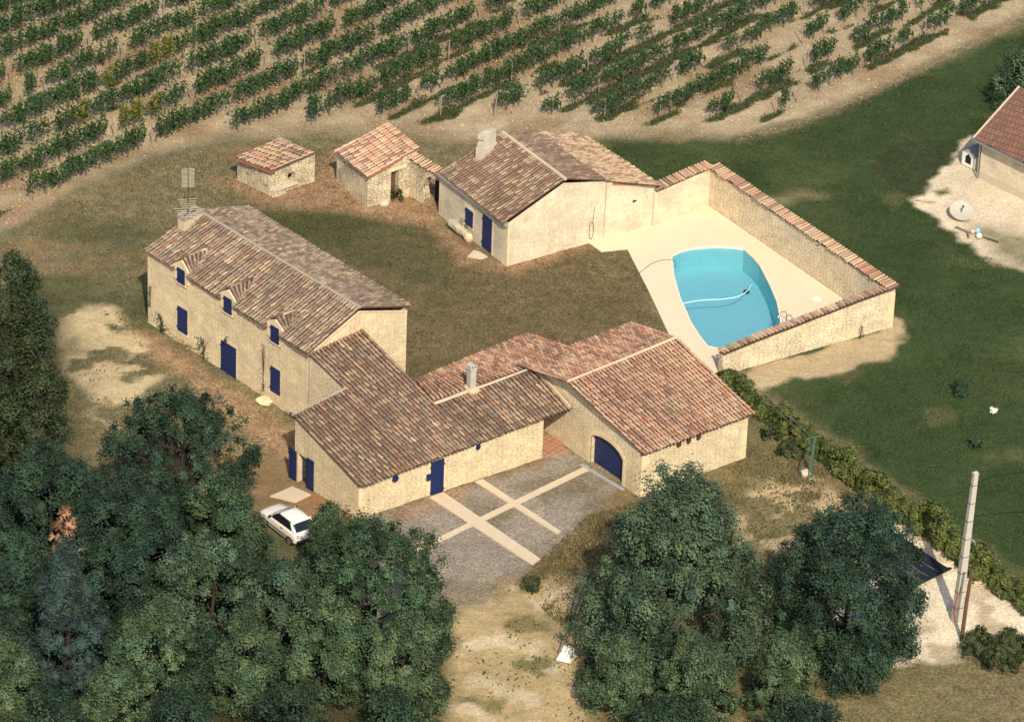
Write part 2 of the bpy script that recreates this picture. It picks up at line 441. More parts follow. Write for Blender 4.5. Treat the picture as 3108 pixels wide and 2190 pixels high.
core_x = np.arange(-40, 42.01, 0.2); core_y = np.arange(-44, 62.01, 0.2)
outer = np.array([4, 10, 20, 40, 80, 160, 320, 640, 1200, 2200.])
gx = np.concatenate([core_x[0] - outer[::-1], core_x, core_x[-1] + outer])
gy = np.concatenate([core_y[0] - outer[::-1], core_y, core_y[-1] + outer])
X, Y = np.meshgrid(gx, gy)
ed = (fbm(X, Y, 1.6, 3, 4) - 0.5)          # edge wobble
ed2 = (fbm(X, Y, 5.0, 9, 3) - 0.5)
def C(r, g, b): return np.array([r, g, b])
cov = np.zeros(X.shape + (3,)); cov2 = np.zeros_like(cov)
def paint(mask, a, b):
    mk = np.clip(mask, 0, 1)[..., None]
    cov[:] = cov * (1 - mk) + np.array(a) * mk
    cov2[:] = cov2 * (1 - mk) + np.array(b) * mk
def soft(sd, w=0.35, wob=1.6, wob2=1.0):
    return np.clip((sd + ed * wob + ed2 * wob2) / w * 0.5 + 0.5, 0, 1)
# rough grass everywhere first
paint(np.ones(X.shape), (0.105, 0.102, 0.050), (0.26, 0.195, 0.10))
n_a = fbm(X, Y, 7, 21, 4)
paint(np.clip((n_a - 0.52) * 6, 0, 1) * 0.8, (0.060, 0.075, 0.030), (0.12, 0.11, 0.05))
paint(np.clip((fbm(X, Y, 5, 31, 4) - 0.56) * 7, 0, 1) * 0.7, (0.20, 0.135, 0.065), (0.27, 0.19, 0.10))
# streaks along the old track on the left
s_ = (X * 0.45 + Y * -0.89)
paint(np.clip((fbm(s_ * 6, X, 7, 41, 3) - 0.55) * 5, 0, 1) * (X < -16) * 0.6, (0.10, 0.115, 0.065), (0.17, 0.15, 0.09))
# vineyard soil
tb = np.interp(X, [p[0] for p in TRACK], [p[1] for p in TRACK])
soil = soft(Y - tb, 1.2, 2.0, 2.0)
paint(soil, (0.50, 0.39, 0.235), (0.34, 0.26, 0.16))
paint(soil * np.clip((fbm(X, Y, 4.5, 51, 4) - 0.56) * 7, 0, 1) * 0.75, (0.25, 0.145, 0.075), (0.33, 0.22, 0.12))
off = (X * ROWN[0] + Y * ROWN[1] - ROW0) / ROWS
al = X * ROWD[0] + Y * ROWD[1]
dr = (off - np.round(off)) * ROWS
rows_on = np.clip((Y - np.interp(X, [p[0] for p in VBOUND], [p[1] for p in VBOUND])) + 1.0, 0, 1) * (off > -0.5)
# a darker strip under each row, weeds under the rows on the right
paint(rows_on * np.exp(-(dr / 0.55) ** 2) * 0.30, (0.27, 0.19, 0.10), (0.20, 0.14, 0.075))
wd = rows_on * np.exp(-((dr + 0.25) / 0.55) ** 2) * np.clip((fbm(al, off * 9, 5, 61, 3) - 0.56 + 0.13 * np.clip((8 - off) / 5, -2.5, 0.8)) * 9, 0, 1)
wd = np.clip((wd - .35 + (fbm(X, Y, 1.0, 63, 3) - .5) * 1.2) * 5, 0, 1) * np.clip(wd * 6, 0, 1)
paint(wd, (0.042, 0.066, 0.026), (0.11, 0.105, 0.05))
# meadow
MEADOW = [(5.5, 29.0), (12.44, 29.97), (15.95, 31.2), (18.34, 33.0), (21.39, 36.0), (24.5, 39.2), (32.68, 47.0), (44.5, 60), (300, 330), (300, -60), (35.0, -30.45), (27.59, -20.29), (24.05, -15.85), (20.58, -10.28), (16.97, -4.5), (14.6, -1.56), (13.0, 2), (22.0, 7.), (11.78, 22.0), (8.0, 18.0), (5.0, 24.0)]
md = soft(sdist(X, Y, MEADOW), 0.6, 1.6, 1.6)
paint(md, (0.034, 0.060, 0.019), (0.056, 0.076, 0.028))
paint(md * np.clip((fbm(X, Y, 8, 71, 4) - 0.50) * 6, 0, 1) * 0.8, (0.054, 0.074, 0.026), (0.084, 0.092, 0.038))
paint(md * np.clip((fbm(X, Y, 4, 77, 4) - 0.70) * 10, 0, 1) * 0.5, (0.18, 0.15, 0.08), (0.12, 0.11, 0.05))
bare = soft(sdist(X, Y, [(15.3, 21.6), (16.6, 21.2), (19.3, 22.9), (18.2, 23.4)]), 0.5, 1.6, 1)
paint(bare * 0.7, (0.33, 0.26, 0.14), (0.16, 0.13, 0.06))
# verge between track and meadow
vg = np.exp(-((Y - tb + 0.4) / 0.55) ** 2) * (X > 14)
paint(vg * 0.8, (0.10, 0.105, 0.055), (0.30, 0.21, 0.12))
# mown courtyard lawn
LAWN = [(-15.53, 17.6), (-11.05, 17.8), (-5.81, 16.9), (-3.2, 13.0), (-0.97, 10.9), (4.45, 15.08), (6.93, 14.41), (9.29, 3.91), (8.0, -3), (0.8, -3.5), (-6.04, -6.5), (-14, 5), (-16.5, 10)]
lw = soft(sdist(X, Y, LAWN), 0.5, 1.0, 1.0)
paint(lw, (0.098, 0.082, 0.038), (0.205, 0.148, 0.078))
paint(lw * np.clip((fbm(X, Y, 5, 81, 4) - 0.50 + 0.012 * (Y - 6) - 0.008 * (X + 6)) * 6, 0, 1) * 0.85, (0.058, 0.068, 0.028), (0.125, 0.104, 0.050))
dgr = soft(sdist(X, Y, [(-16, 17.9), (-11, 18.0), (-8.5, 16.8), (-11, 14.2), (-14.5, 14.5)]), 0.8, 1.8, 1.6)
paint(dgr * 0.85, (0.045, 0.062, 0.020), (0.095, 0.085, 0.035))
# reddish dry strips along the walls
RED1 = [(-19.0, 21.9), (-13.04, 23.2), (-11.8, 25.5), (-11.3, 23.0), (-6.42, 25.5), (-4.0, 22.5), (-4.6, 17.2), (-2.75, 13.8), (-0.9, 11.4), (-0.1, 10.9), (5.2, 15.0), (5.0, 16.5), (-0.4, 12.3), (-1.5, 11.2), (-3.17, 11.95), (-5.53, 16.6), (-7.79, 17.4), (-11.74, 18.4), (-15.64, 18.4)]
paint(soft(sdist(X, Y, RED1), 0.7, 1.2, 0.8) * 0.9, (0.235, 0.125, 0.065), (0.42, 0.27, 0.155))
RED2 = [(-22.5, 2.4), (-17.29, -3.1), (-12.2, -8.6), (-12.2, -13.3), (-13.4, -11.2), (-17.6, -5.6), (-22.4, 0.6)]
paint(soft(sdist(X, Y, RED2), 0.6, 1.0, 0.7) * 0.85, (0.24, 0.135, 0.07), (0.42, 0.28, 0.16))
RED3 = [(-14.2, -14.5), (-10.4, -15.0), (-8.3, -17.6), (-8.3, -19.8), (-10.5, -19.5), (-13, -17.0)]
paint(soft(sdist(X, Y, RED3), 0.7, 1.0, 0.7) * 0.9, (0.27, 0.135, 0.065), (0.35, 0.20, 0.10))
paint(soft(sdist(X, Y, [(-17, -8), (-12, -13), (-11, -17), (-13, -20), (-15, -25), (-17, -25), (-15.5, -18), (-17, -13)]), 1.2, 2.2, 1.6) * 0.75, (0.33, 0.215, 0.105), (0.17, 0.12, 0.055))
# bald patch left
BALD = [(-28.2, 4.4), (-24.6, 5.2), (-22.6, 1.0), (-20.6, -4.0), (-20.2, -7.2), (-23.5, -6.6), (-26.2, -3.15)]
bl_ = soft(sdist(X, Y, BALD), 0.5, 3.5, 3.0)
paint(bl_ * np.clip((fbm(X, Y, 1.5, 93, 5) - 0.43) * 11, 0, 1), (0.60, 0.47, 0.27), (0.42, 0.32, 0.17))
paint(soft(sdist(X, Y, [(-24.5, -8.2), (-22.0, -10.0), (-21.7, -9.6), (-24.2, -7.6)]), 0.3, 0.8, 0.5), (0.50, 0.40, 0.24), (0.4, 0.3, 0.18))
# gravel yard
GRAV = [(-8.3, -18.6), (-4.3, -15.9), (-1.7, -14.0), (1.88, -11.2), (3.03, -10.0), (4.89, -11.68), (6.46, -13.71), (5.2, -16.4), (4.0, -18.6), (2.9, -20.0), (2.2, -22.4), (-0.35, -25.15), (-3.27, -27.88), (-6.5, -29), (-9, -24)]
gv = soft(sdist(X, Y, GRAV), 0.4, 0.9, 0.8)
paint(gv, (0.235, 0.195, 0.150), (0.35, 0.29, 0.215))
paint(gv * np.clip((fbm(X, Y, 3, 101, 4) - 0.57) * 9, 0, 1) * 0.6, (0.14, 0.12, 0.06), (0.22, 0.17, 0.10))
rs = soft(sdist(X, Y, [(-8.2, -18.7), (2.0, -11.2), (1.9, -12.2), (-7.6, -19.6)]), 0.5, 1.0, 0.6)
paint(rs * np.clip((fbm(X, Y, 3.2, 111, 3) - 0.42) * 6, 0, 1) * 0.8, (0.30, 0.15, 0.085), (0.36, 0.24, 0.15))
# rough ground between yard and trees
RG = [(4.4, -17.6), (6.6, -14.6), (8.2, -17), (8, -24), (5, -26), (2.2, -22.8), (-0.2, -25.6), (0.5, -24.4), (3.6, -19.5)]
paint(soft(sdist(X, Y, RG), 0.8, 1.6, 1.2), (0.135, 0.115, 0.048), (0.29, 0.19, 0.095))
STRAW = [(-3.4, -28.2), (-0.67, -26.2), (2.43, -23.6), (4.2, -25.2), (5, -30), (5.0, -60), (-2.0, -60), (-2.65, -35)]
st_ = soft(sdist(X, Y, STRAW), 0.8, 1.8, 1.2)
paint(st_, (0.52, 0.39, 0.20), (0.36, 0.27, 0.135))
paint(st_ * np.clip((fbm(X, Y, 2.0, 121, 5) - 0.52) * 10, 0, 1) * 0.85, (0.11, 0.115, 0.045), (0.24, 0.19, 0.085))
paint(st_ * np.clip((fbm(X, Y, 1.3, 125, 5) - 0.56) * 12, 0, 1) * 0.8, (0.66, 0.54, 0.36), (0.50, 0.40, 0.25))
# right of the barn: grass, bare earth, sand
RB = [(8, -16.5), (13.6, -10.2), (14.5, -2.4), (17.5, -9), (22, -15.5), (26, -21), (24, -40), (5, -40), (6, -22)]
paint(soft(sdist(X, Y, RB), 0.8, 1.4, 1.0), (0.115, 0.110, 0.045), (0.24, 0.18, 0.09))
BARE = [(12.1, -15.6), (14.16, -14.2), (16.5, -11.2), (18.2, -12.4), (20.5, -14.9), (19.6, -17.5), (17.55, -18.4), (14.46, -20.86), (12.54, -18.65)]
br_ = soft(sdist(X, Y, BARE), 0.5, 3.2, 2.4)
paint(br_ * np.clip((fbm(X, Y, 1.5, 131, 5) - 0.40) * 10, 0, 1), (0.58, 0.44, 0.25), (0.42, 0.30, 0.16))
TAN = [(14.4, -3.6), (16.4, -5.6), (19.0, -10.2), (22.8, -15.4), (27.9, -22.6), (60, -66), (57, -68), (25.6, -23.0), (22.4, -18.4), (18.9, -13.4), (16.4, -8.4)]
paint(soft(sdist(X, Y, TAN), 0.6, 1.2, 0.8) * 0.9, (0.34, 0.25, 0.135), (0.25, 0.18, 0.09))
SAND = [(20.0, -15.8), (23.4, -16.6), (28.5, -23.4), (34, -31), (29.5, -30.5), (25.9, -27.6), (24.4, -29.8), (19, -31), (18.5, -26)]
sn = soft(sdist(X, Y, SAND), 0.35, 2.6, 1.4)
paint(sn, (0.82, 0.70, 0.50), (0.70, 0.57, 0.38))
paint(sn * np.clip((fbm(X, Y, 1.6, 141, 3) - 0.60) * 9, 0, 1) * 0.6, (0.35, 0.24, 0.13), (0.40, 0.30, 0.17))
GS = [(12.3, -1.3), (14.4, -1.9), (18.44, -0.4), (21.9, 2.0), (23.3, 4.4), (23.4, 6.4), (22.3, 7.3), (21.6, 5.4)]
paint(soft(sdist(X, Y, GS), 0.25, 1.9, 0.9), (0.50, 0.39, 0.23), (0.40, 0.30, 0.16))
# neighbour's pale yard
YARD = [(27.6, 28.6), (29.3, 31.5), (45, 33), (44, 13.6), (31.0, 13.6), (29.0, 15.6), (27.2, 18.4), (25.4, 21.3), (24.3, 23.0), (25.9, 22.9), (26.6, 25.6)]
yd = soft(sdist(X, Y, YARD), 0.25, 1.7, 0.9)
paint(yd, (0.72, 0.59, 0.40), (0.62, 0.50, 0.34))
paint(soft(sdist(X, Y, [(26.3, 23.9), (27.2, 24.4), (27.5, 23.7), (26.6, 23.2)]), 0.2, 0.5, 0.3), (0.07, 0.085, 0.035), (0.13, 0.13, 0.06))
paint(soft(sdist(X, Y, [(28.6, 19.2), (32, 18.5), (36, 12), (30.5, 14.2)]), 0.8, 2.0, 1.4) * 0.8, (0.30, 0.25, 0.13), (0.12, 0.12, 0.05))
CRES = np.abs(np.hypot((X - 26.6) / 1.0, (Y - 26.8) / 1.15) - 3.9)
cres_in = np.clip(3.9 - np.hypot(X - 26.6, (Y - 26.8) / 1.15), -1, 1)
paint(np.clip(cres_in * 3 + ed * 2, 0, 1) * np.clip(1 - yd, 0, 1), (0.030, 0.046, 0.018), (0.055, 0.062, 0.026))
paint(np.clip(1 - CRES / 0.16, 0, 1) * (X < 26.4) * 0.85, (0.022, 0.028, 0.014), (0.10, 0.085, 0.045))
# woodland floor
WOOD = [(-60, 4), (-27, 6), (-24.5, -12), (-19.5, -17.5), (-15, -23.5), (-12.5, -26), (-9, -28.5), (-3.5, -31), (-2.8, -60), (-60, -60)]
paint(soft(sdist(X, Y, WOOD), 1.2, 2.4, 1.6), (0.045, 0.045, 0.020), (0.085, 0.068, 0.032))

Zg = gz(X, Y) + (fbm(X, Y, 1.2, 151, 3) - 0.5) * 0.10 * np.clip((np.hypot(X, Y) - 0) * 0 + 1, 0, 1)
Zg -= 0.03
Zg += GSM if False else 0.0
ipool = sdist(X, Y, POOL) > -0.30
deckm = sdist(X, Y, DECK) > 0.25
Zg = np.where(deckm, np.minimum(Zg, -0.06), Zg)
Zg = np.where(ipool, -3.0, Zg)
ny_, nx_ = X.shape
idx = np.arange(nx_ * ny_).reshape(ny_, nx_)
F = np.stack([idx[:-1, :-1], idx[:-1, 1:], idx[1:, 1:], idx[1:, :-1]], -1).reshape(-1, 4)
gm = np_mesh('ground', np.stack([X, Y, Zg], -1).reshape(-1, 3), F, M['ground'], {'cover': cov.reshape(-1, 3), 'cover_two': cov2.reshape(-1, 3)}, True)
tag(link('ground', gm), kind='structure')

from mathutils.geometry import tessellate_polygon
def flat(name, poly, z, mat, holes=(), thick=0.0, follow=False, kind='structure', parent=None):
    loops = [[Vector((x, y, 0)) for x, y in poly]] + [[Vector((x, y, 0)) for x, y in h] for h in holes]
    tri = tessellate_polygon(loops)
    pts = [p for l in loops for p in l]
    me = bpy.data.meshes.new(name)
    zz = lambda p: z + (float(gz(p.x, p.y)) if follow else 0)
    vs = [(p.x, p.y, zz(p)) for p in pts]; fs = []
    for a, b, c in tri:
        n = (pts[b] - pts[a]).cross(pts[c] - pts[a]).z
        fs.append((a, b, c) if n > 0 else (a, c, b))
    if thick:
        off_ = len(vs); vs += [(x, y, q - thick) for x, y, q in vs]
        k = 0
        for li, l in enumerate(loops):
            for i in range(len(l)):
                j = (i + 1) % len(l); fs.append((k + i, k + j, off_ + k + j, off_ + k + i))
            k += len(l)
    off3 = np.array(ROOT.get(parent, Vector((0, 0, 0))))
    me.from_pydata([tuple(np.array(v) - off3) for v in vs], [], fs); me.materials.append(mat); me.update()
    o = link(name, me, parent)
    if kind: o['kind'] = kind
    return o

def inset(poly, d):
    p = np.array(poly); c = p.mean(0); out = []
    n = len(p)
    for i in range(n):
        e0 = p[i] - p[i - 1]; e1 = p[(i + 1) % n] - p[i]
        n0 = np.array([-e0[1], e0[0]]) / np.linalg.norm(e0); n1 = np.array([-e1[1], e1[0]]) / np.linalg.norm(e1)
        b = n0 + n1; b /= np.linalg.norm(b); q = p[i] + b * d
        if np.sign(d) * (np.linalg.norm(q - c) - np.linalg.norm(p[i] - c)) > 0: q = p[i] - b * d
        out.append(tuple(q))
    return out
flat('pool_deck', DECK, 0.03, M['deck'], [inset(POOL, -0.06)], 0.15)

# paths and other laid surfaces
flat('path', [(-4.31, -15.8), (-3.55, -15.2), (1.98, -21.82), (1.55, -22.5)], 0.035, M['path'], thick=0.1)
flat('path', [(-4.85, -21.20), (-4.80, -21.66), (4.71, -12.06), (4.46, -11.66)], 0.029, M['path'], thick=0.1)
flat('path', [(-1.82, -13.92), (-1.39, -13.62), (3.07, -18.88), (2.86, -19.2)], 0.041, M['path'], thick=0.1)
flat('drain_channel', [(4.22, -11.51), (6.62, -14.1), (6.46, -14.26), (4.07, -11.66)], 0.033, M['drain'], thick=0.08)
flat('terrace', [(1.9, -10.98), (3.35, -10.25), (2.9, -9.0), (0.6, -7.0), (-0.9, -7.6)], 0.035, M['terracotta'], thick=0.1)
flat('doorstep', [(-12.05, -14.75), (-10.95, -15.7), (-11.76, -16.6), (-13.2, -16.0)], 0.05, M['path'], thick=0.25, follow=True)
flat('doorstep', [(-2.6, 13.5), (-2.2, 13.3), (-1.75, 12.75), (-2.1, 12.45), (-2.95, 12.7)], 0.06, M['path'], thick=0.15)

# ------------------------------------------------------------------ clay tile roofs
CREAM = (0.50, 0.36, 0.215); BUFF = (0.36, 0.25, 0.155); SALM = (0.45, 0.225, 0.135); RUST = (0.31, 0.125, 0.072); BRWN = (0.175, 0.105, 0.072)
DARK = (0.075, 0.052, 0.047); GREY = (0.215, 0.175, 0.135); PINK = (0.47, 0.28, 0.19); LICH = (0.27, 0.225, 0.145); PLUM = (0.14, 0.075, 0.06)
PAL = dict(house=[(BUFF, 4), (CREAM, 1.8), (BRWN, 5), (GREY, 5), (LICH, 5), (RUST, .7), (DARK, 1.2), (PLUM, 2)],
           house_back=[(BUFF, 2.5), (CREAM, 0.8), (BRWN, 4), (GREY, 4), (LICH, 5), (PLUM, 3.0), (DARK, 2)],
           annex=[(BUFF, 4.2), (CREAM, 1.5), (BRWN, 5), (GREY, 2.2), (LICH, 3.2), (PLUM, 4), (SALM, 1.2), (RUST, .5), (DARK, 1.2)],
           barn=[(PINK, 4), (CREAM, 3.4), (SALM, 4), (BUFF, 2.6), (RUST, 1.2), (PLUM, 1.6), (BRWN, 1), (LICH, .8)],
           barn_back=[(SALM, 3.6), (RUST, 3), (PINK, 2.2), (CREAM, 2.6), (BRWN, 1.8), (DARK, 1.4), (PLUM, 2), (BUFF, 2)],
           cottage=[(BRWN, 6), (BUFF, 3), (CREAM, 1.4), (PLUM, 5.5), (LICH, 2.6), (DARK, 1)],
           cottage_back=[(BRWN, 6), (PLUM, 4.4), (LICH, 3.4), (GREY, 2), (BUFF, 1.2)],
           cottage_low=[(CREAM, 5), (BUFF, 4), (BRWN, 2.6), (PLUM, 2), (PINK, 1.2)],
           shed=[(CREAM, 4.4), (PINK, 4), (SALM, 3), (BUFF, 2), (PLUM, 1.2), (DARK, .8)],
           shed_low=[(CREAM, 6), (PINK, 2.6), (SALM, 1.2), (PLUM, 1.8), (DARK, 2)],
           coping=[(BUFF, 4), (CREAM, 4), (SALM, 2), (BRWN, 2), (PLUM, 1.5), (PINK, 2)],
           eave=[(BRWN, 3), (DARK, 3), (PLUM, 2), (BUFF, 1)])
ANG = np.array([0.02, 0.27, 0.5, 0.73, 0.98]) * math.pi

class Tiles:
    def __init__(s): s.V = []; s.F = []; s.C = []; s.n = 0
    def patch(s, A, B, Cc, D, pal, seed=0, pitch=0.245, tl=0.42, w=0.092, clip=None, sheet=True, lift=0.0, off_sheet=0.0, eave=True):
        """A eave left, B eave right, Cc ridge right, D ridge left; rows of half-round cover tiles on a dark under-sheet"""
        A, B, Cc, D = [np.array(p, float) + np.array([0, 0, lift]) for p in (A, B, Cc, D)]
        r = np.random.default_rng(seed + 100)
        we = (np.linalg.norm(B - A) + np.linalg.norm(Cc - D)) / 2; ln = (np.linalg.norm(D - A) + np.linalg.norm(Cc - B)) / 2
        nc = max(1, int(round(we / pitch))); nr = max(1, int(round(ln / tl)))
        cols = np.array([c for c, _ in PAL[pal]]); wts = np.array([q for _, q in PAL[pal]], float)
        ii, jj = np.meshgrid(np.arange(nc), np.arange(nr), indexing='ij'); ii = ii.ravel(); jj = jj.ravel()
        s_ = (ii + 0.5) / nc
        t0 = jj / nr; t1 = np.minimum(1.0, (jj + 1.12) / nr)
        def P(sv, tv):
            sv = sv[:, None]; tv = tv[:, None]
            return (A * (1 - sv) + B * sv) * (1 - tv) + (D * (1 - sv) + Cc * sv) * tv
        colj = r.normal(0, 0.012, nc)[ii]                       # every column wanders a little
        p0 = P(s_, t0); p1 = P(s_, t1)
        keep = np.ones(len(ii), bool)
        if clip is not None: keep = np.array([clip(q[0], q[1]) for q in (p0 + p1) / 2])
        across = (B - A) / np.linalg.norm(B - A)
        up = np.cross(across, (D + Cc - A - B)); up /= np.linalg.norm(up)
        if up[2] < 0: up = -up
        jit = r.normal(0, 0.010, (len(ii), 2))
        sag = (fbm(p0[:, 0] * 1.0 + p0[:, 2], p0[:, 1], 2.4, seed + 5, 2) - 0.5) * 0.09
        p0 = p0 + across * (colj + jit[:, 0])[:, None] + up * (0.050 + sag + np.abs(r.normal(0, 0.012, len(ii))))[:, None]
        p1 = p1 + across * (colj + jit[:, 1])[:, None] + up * (sag)[:, None]
        dn_ = (A + B - D - Cc); dn_ /= np.linalg.norm(dn_)
        if eave: p0 = p0 + dn_ * ((jj == 0) * (0.03 + r.normal(0, 0.03, len(ii))))[:, None]
        k = w * (1 + r.normal(0, 0.05, len(ii)))
        vs = []
        for p, kk, hh in ((p0, k, k * 0.92), (p1, k * 0.80, k * 0.72)):
            for a in ANG:
                vs.append(p - across * (np.cos(a) * kk)[:, None] + up * (np.sin(a) * hh)[:, None])
        vs = np.stack(vs, 1)                                     # n,10,3
        # colours: clustered choice
        u = np.clip(fbm(p0[:, 0] + p0[:, 2] * .7, p0[:, 1] - p0[:, 2] * .4, 1.3, seed + 11, 3) * 0.45 + r.random(len(ii)) * 0.55, 0, 0.9999)
        u = np.argsort(np.argsort(u)) / len(u)
        order = r.permutation(len(cols)); cw = np.cumsum(wts[order]); cw /= cw[-1]
        c = cols[order][np.searchsorted(cw, u)] * (1 + r.normal(0, 0.13, (len(ii), 1)))
        mean = (cols * wts[:, None]).sum(0) / wts.sum()
        c = c * .54 + mean * .46
        c = c * (0.72 + 0.56 * fbm(p0[:, 0] + p0[:, 2], p0[:, 1] - p0[:, 2], 2.6, seed + 17, 4))[:, None]
        lum = c.mean(1, keepdims=True); c = lum + (c - lum) * (0.92 + r.random((len(ii), 1)) * 0.2)
        c = np.clip(c * 1.04, 0.02, 0.75)
        vs = vs[keep]; c = c[keep]
        n = len(vs)
        base = s.n + np.arange(n)[:, None] * 10
        for q in range(4):
            s.F.append(base + np.array([[q, q + 1, q + 6, q + 5]]))
        s.V.append(vs.reshape(-1, 3)); s.C.append(np.repeat(c, 10, 0)); s.n += n * 10
        if sheet and eave and ln > 1.5:
            hp = (B - A) / nc * .5; q = dn_ * 0.07 - up * 0.075
            s.patch(A + hp + q, B + hp + q, B + hp + q - dn_ * .3, A + hp + q - dn_ * .3, 'eave', seed + 900, pitch, .3, w * .9, None, False, 0, 0, False)
        if sheet:
            g = 8
            sv, tv = np.meshgrid(np.linspace(0, 1, g), np.linspace(0, 1, g), indexing='ij')
            q = P(sv.ravel(), np.maximum(tv.ravel(), .07 / max(ln, .3))) - up * (0.015 + off_sheet)
            sgx = (fbm(q[:, 0] + q[:, 2], q[:, 1], 2.4, seed + 5, 2) - 0.5) * 0.09
            q = q + up * sgx[:, None]
            low = q.copy() - up * 0.03
            b0 = s.n; I = np.arange(g * g).reshape(g, g) + b0
            s.F.append(np.stack([I[:-1, :-1], I[1:, :-1], I[1:, 1:], I[:-1, 1:]], -1).reshape(-1, 4))
            J = I + g * g
            for e0, e1 in ((I[:, 0], J[:, 0]), (I[-1, :], J[-1, :]), (I[:, -1][::-1], J[:, -1][::-1]), (I[0, :][::-1], J[0, :][::-1])):
                s.F.append(np.stack([e0[:-1], e1[:-1], e1[1:], e0[1:]], -1))
            s.V += [q, low]
            s.C.append(np.tile(np.array([[0.080, 0.052, 0.037]]), (2 * g * g, 1))); s.n += 2 * g * g
    def ridge(s, a, b, pal, seed=0, w=0.13, tl=0.42):
        """a line of half-round tiles lying along a ridge"""
        a, b = np.array(a, float), np.array(b, float)
        d = (b - a); L = np.linalg.norm(d); d /= L
        ac = np.cross(d, [0, 0, 1]); ac /= np.linalg.norm(ac); up = np.cross(ac, d)
        r = np.random.default_rng(seed); n = int(L / tl)
        cols = np.array([c for c, _ in PAL[pal]])
        for i in range(n):
            p0 = a + d * (i * L / n) + up * 0.035; p1 = a + d * ((i + 1.1) * L / n); c = cols[r.integers(len(cols))] * 1.1
            vs = np.array([p - ac * math.cos(q) * w * f + up * math.sin(q) * w * f * .8 for p, f in ((p0, 1), (p1, .85)) for q in ANG])
            s.V.append(vs); s.C.append(np.tile(c, (10, 1)))
            s.F.append(np.array([[s.n + q, s.n + q + 1, s.n + q + 6, s.n + q + 5] for q in range(4)])); s.n += 10
    def build(s, name, parent):
        V = np.concatenate(s.V) - np.array(ROOT.get(parent, Vector((0, 0, 0))))
        return link(name, np_mesh(name, V, np.concatenate(s.F), M['tile'], np.concatenate(s.C)), parent)

def xyz(p, z): return np.array([p[0], p[1], z], float)
def along(o, th, s, d=0.0, z=0.0):
    """point on the wall through o with heading th: s along, d outwards (towards the right hand side of the heading)"""
    u = np.array([math.cos(th), math.sin(th)]); w = np.array([u[1], -u[0]])
    q = np.array(o[:2]) + u * s + w * d
    return np.array([q[0], q[1], z])

def panel(name, o, th, s0, s1, z0, z1, parent, mat=None, d=0.05, thick=0.05, planks=4, hinges=True, top=None):
    """boarded shutter or door leaf lying on the wall plane, with strap hinges"""
    mat = mat or M['blue']; mb = MB()
    w = (s1 - s0) / planks
    for i in range(planks):
        a = s0 + i * w + 0.006; b = s0 + (i + 1) * w - 0.006
        q = [along(o, th, a, d - thick, z0), along(o, th, b, d - thick, z0), along(o, th, b, d - thick, z1), along(o, th, a, d - thick, z1)]
        mb.prism(q, along((0, 0), th, 0, thick))
    mb.prism([along(o, th, s0, d - thick - 0.012, z0 + .01), along(o, th, s1, d - thick - 0.012, z0 + .01), along(o, th, s1, d - thick - 0.012, z1 - .01), along(o, th, s0, d - thick - 0.012, z1 - .01)], along((0, 0), th, 0, 0.02))
    op = mb.build(name, mat, parent)
    if hinges:
        for f in (0.15, 0.85):
            zc = z0 + (z1 - z0) * f
            for e, sg in ((s0, -1), (s1, 1)):
                hb = MB(); a, b = e - (.05 if sg < 0 else .02), e + (.05 if sg > 0 else .02)
                hb.prism([along(o, th, a, d - .01, zc - .045), along(o, th, b, d - .01, zc - .045), along(o, th, b, d - .01, zc + .045), along(o, th, a, d - .01, zc + .045)], along((0, 0), th, 0, 0.03))
                hb.build('hinge', mat, op)
    return op

def surround(o, th, s0, s1, z0, z1, parent, t=0.16, d=0.018, sill=True, name='window_surround'):
    mb = MB()
    def blk(a, b, c, e, dd=d):
        mb.prism([along(o, th, a, -0.10, c), along(o, th, b, -0.10, c), along(o, th, b, -0.10, e), along(o, th, a, -0.10, e)], along((0, 0), th, 0, 0.10 + dd))
    blk(s0 - t, s0, z0, z1); blk(s1, s1 + t, z0, z1); blk(s0 - t, s1 + t, z1, z1 + t * 1.1)
    if sill: blk(s0 - t, s1 + t, z0 - t * 0.8, z0, d + 0.03)
    return mb.build(name, M['dressed'], parent)

def quoins(o, th, s, zmax, parent, side=1, mat=None, seed=1):
    r = random.Random(seed); mb = MB(); z = -0.2
    while z < zmax - 0.1:
        h = r.uniform(0.28, 0.42); w = r.uniform(0.28, 0.6); e = min(z + h, zmax)
        a, b = (s, s + w) if side > 0 else (s - w, s)
        mb.prism([along(o, th, a, -0.1, z), along(o, th, b, -0.1, z), along(o, th, b, -0.1, e - .012), along(o, th, a, -0.1, e - .012)], along((0, 0), th, 0, 0.112 + r.uniform(0, 0.008)))
        z = e
    return mb.build('quoin', mat or M['dressed'], parent)

# ---------------------------------------------------------------- long farmhouse
TH_H = math.radians(-47.5)
H = thing('farmhouse', 'long two storey stone farmhouse with three dormers and blue shutters', 'house', (-14.0, -0.2, 0))
fl, fr_, brr, bll = (-21.71, 2.97), (-11.42, -8.30), (-6.16, -3.45), (-16.45, 7.82)
apR, apL = (-8.86, -5.93), (-19.15, 5.34)
mb = MB()
for poly in ([xyz(fl, -1), xyz(fr_, -1.2), xyz(fr_, 4.80), xyz(fl, 4.84)],
             [xyz(fr_, -1.2), xyz(brr, -1.2), xyz(brr, 5.06), xyz(apR, 6.26), xyz(fr_, 4.80)],
             [xyz(brr, -1), xyz(bll, -1), xyz(bll, 5.06), xyz(brr, 5.06)],
             [xyz(bll, -1), xyz(fl, -1), xyz(fl, 4.84), xyz(apL, 6.26), xyz(bll, 5.06)]): mb.face(poly)
mb.build('wall', M['stone_house'], H)
tl = Tiles()
FL, FR, RR, RL, BR_, BL_ = (-21.95, 2.97, 4.90), (-11.58, -8.68, 4.86), (-8.80, -5.62, 6.30), (-18.95, 5.50, 6.30), (-5.95, -3.02, 5.06), (-16.19, 8.55, 5.08)
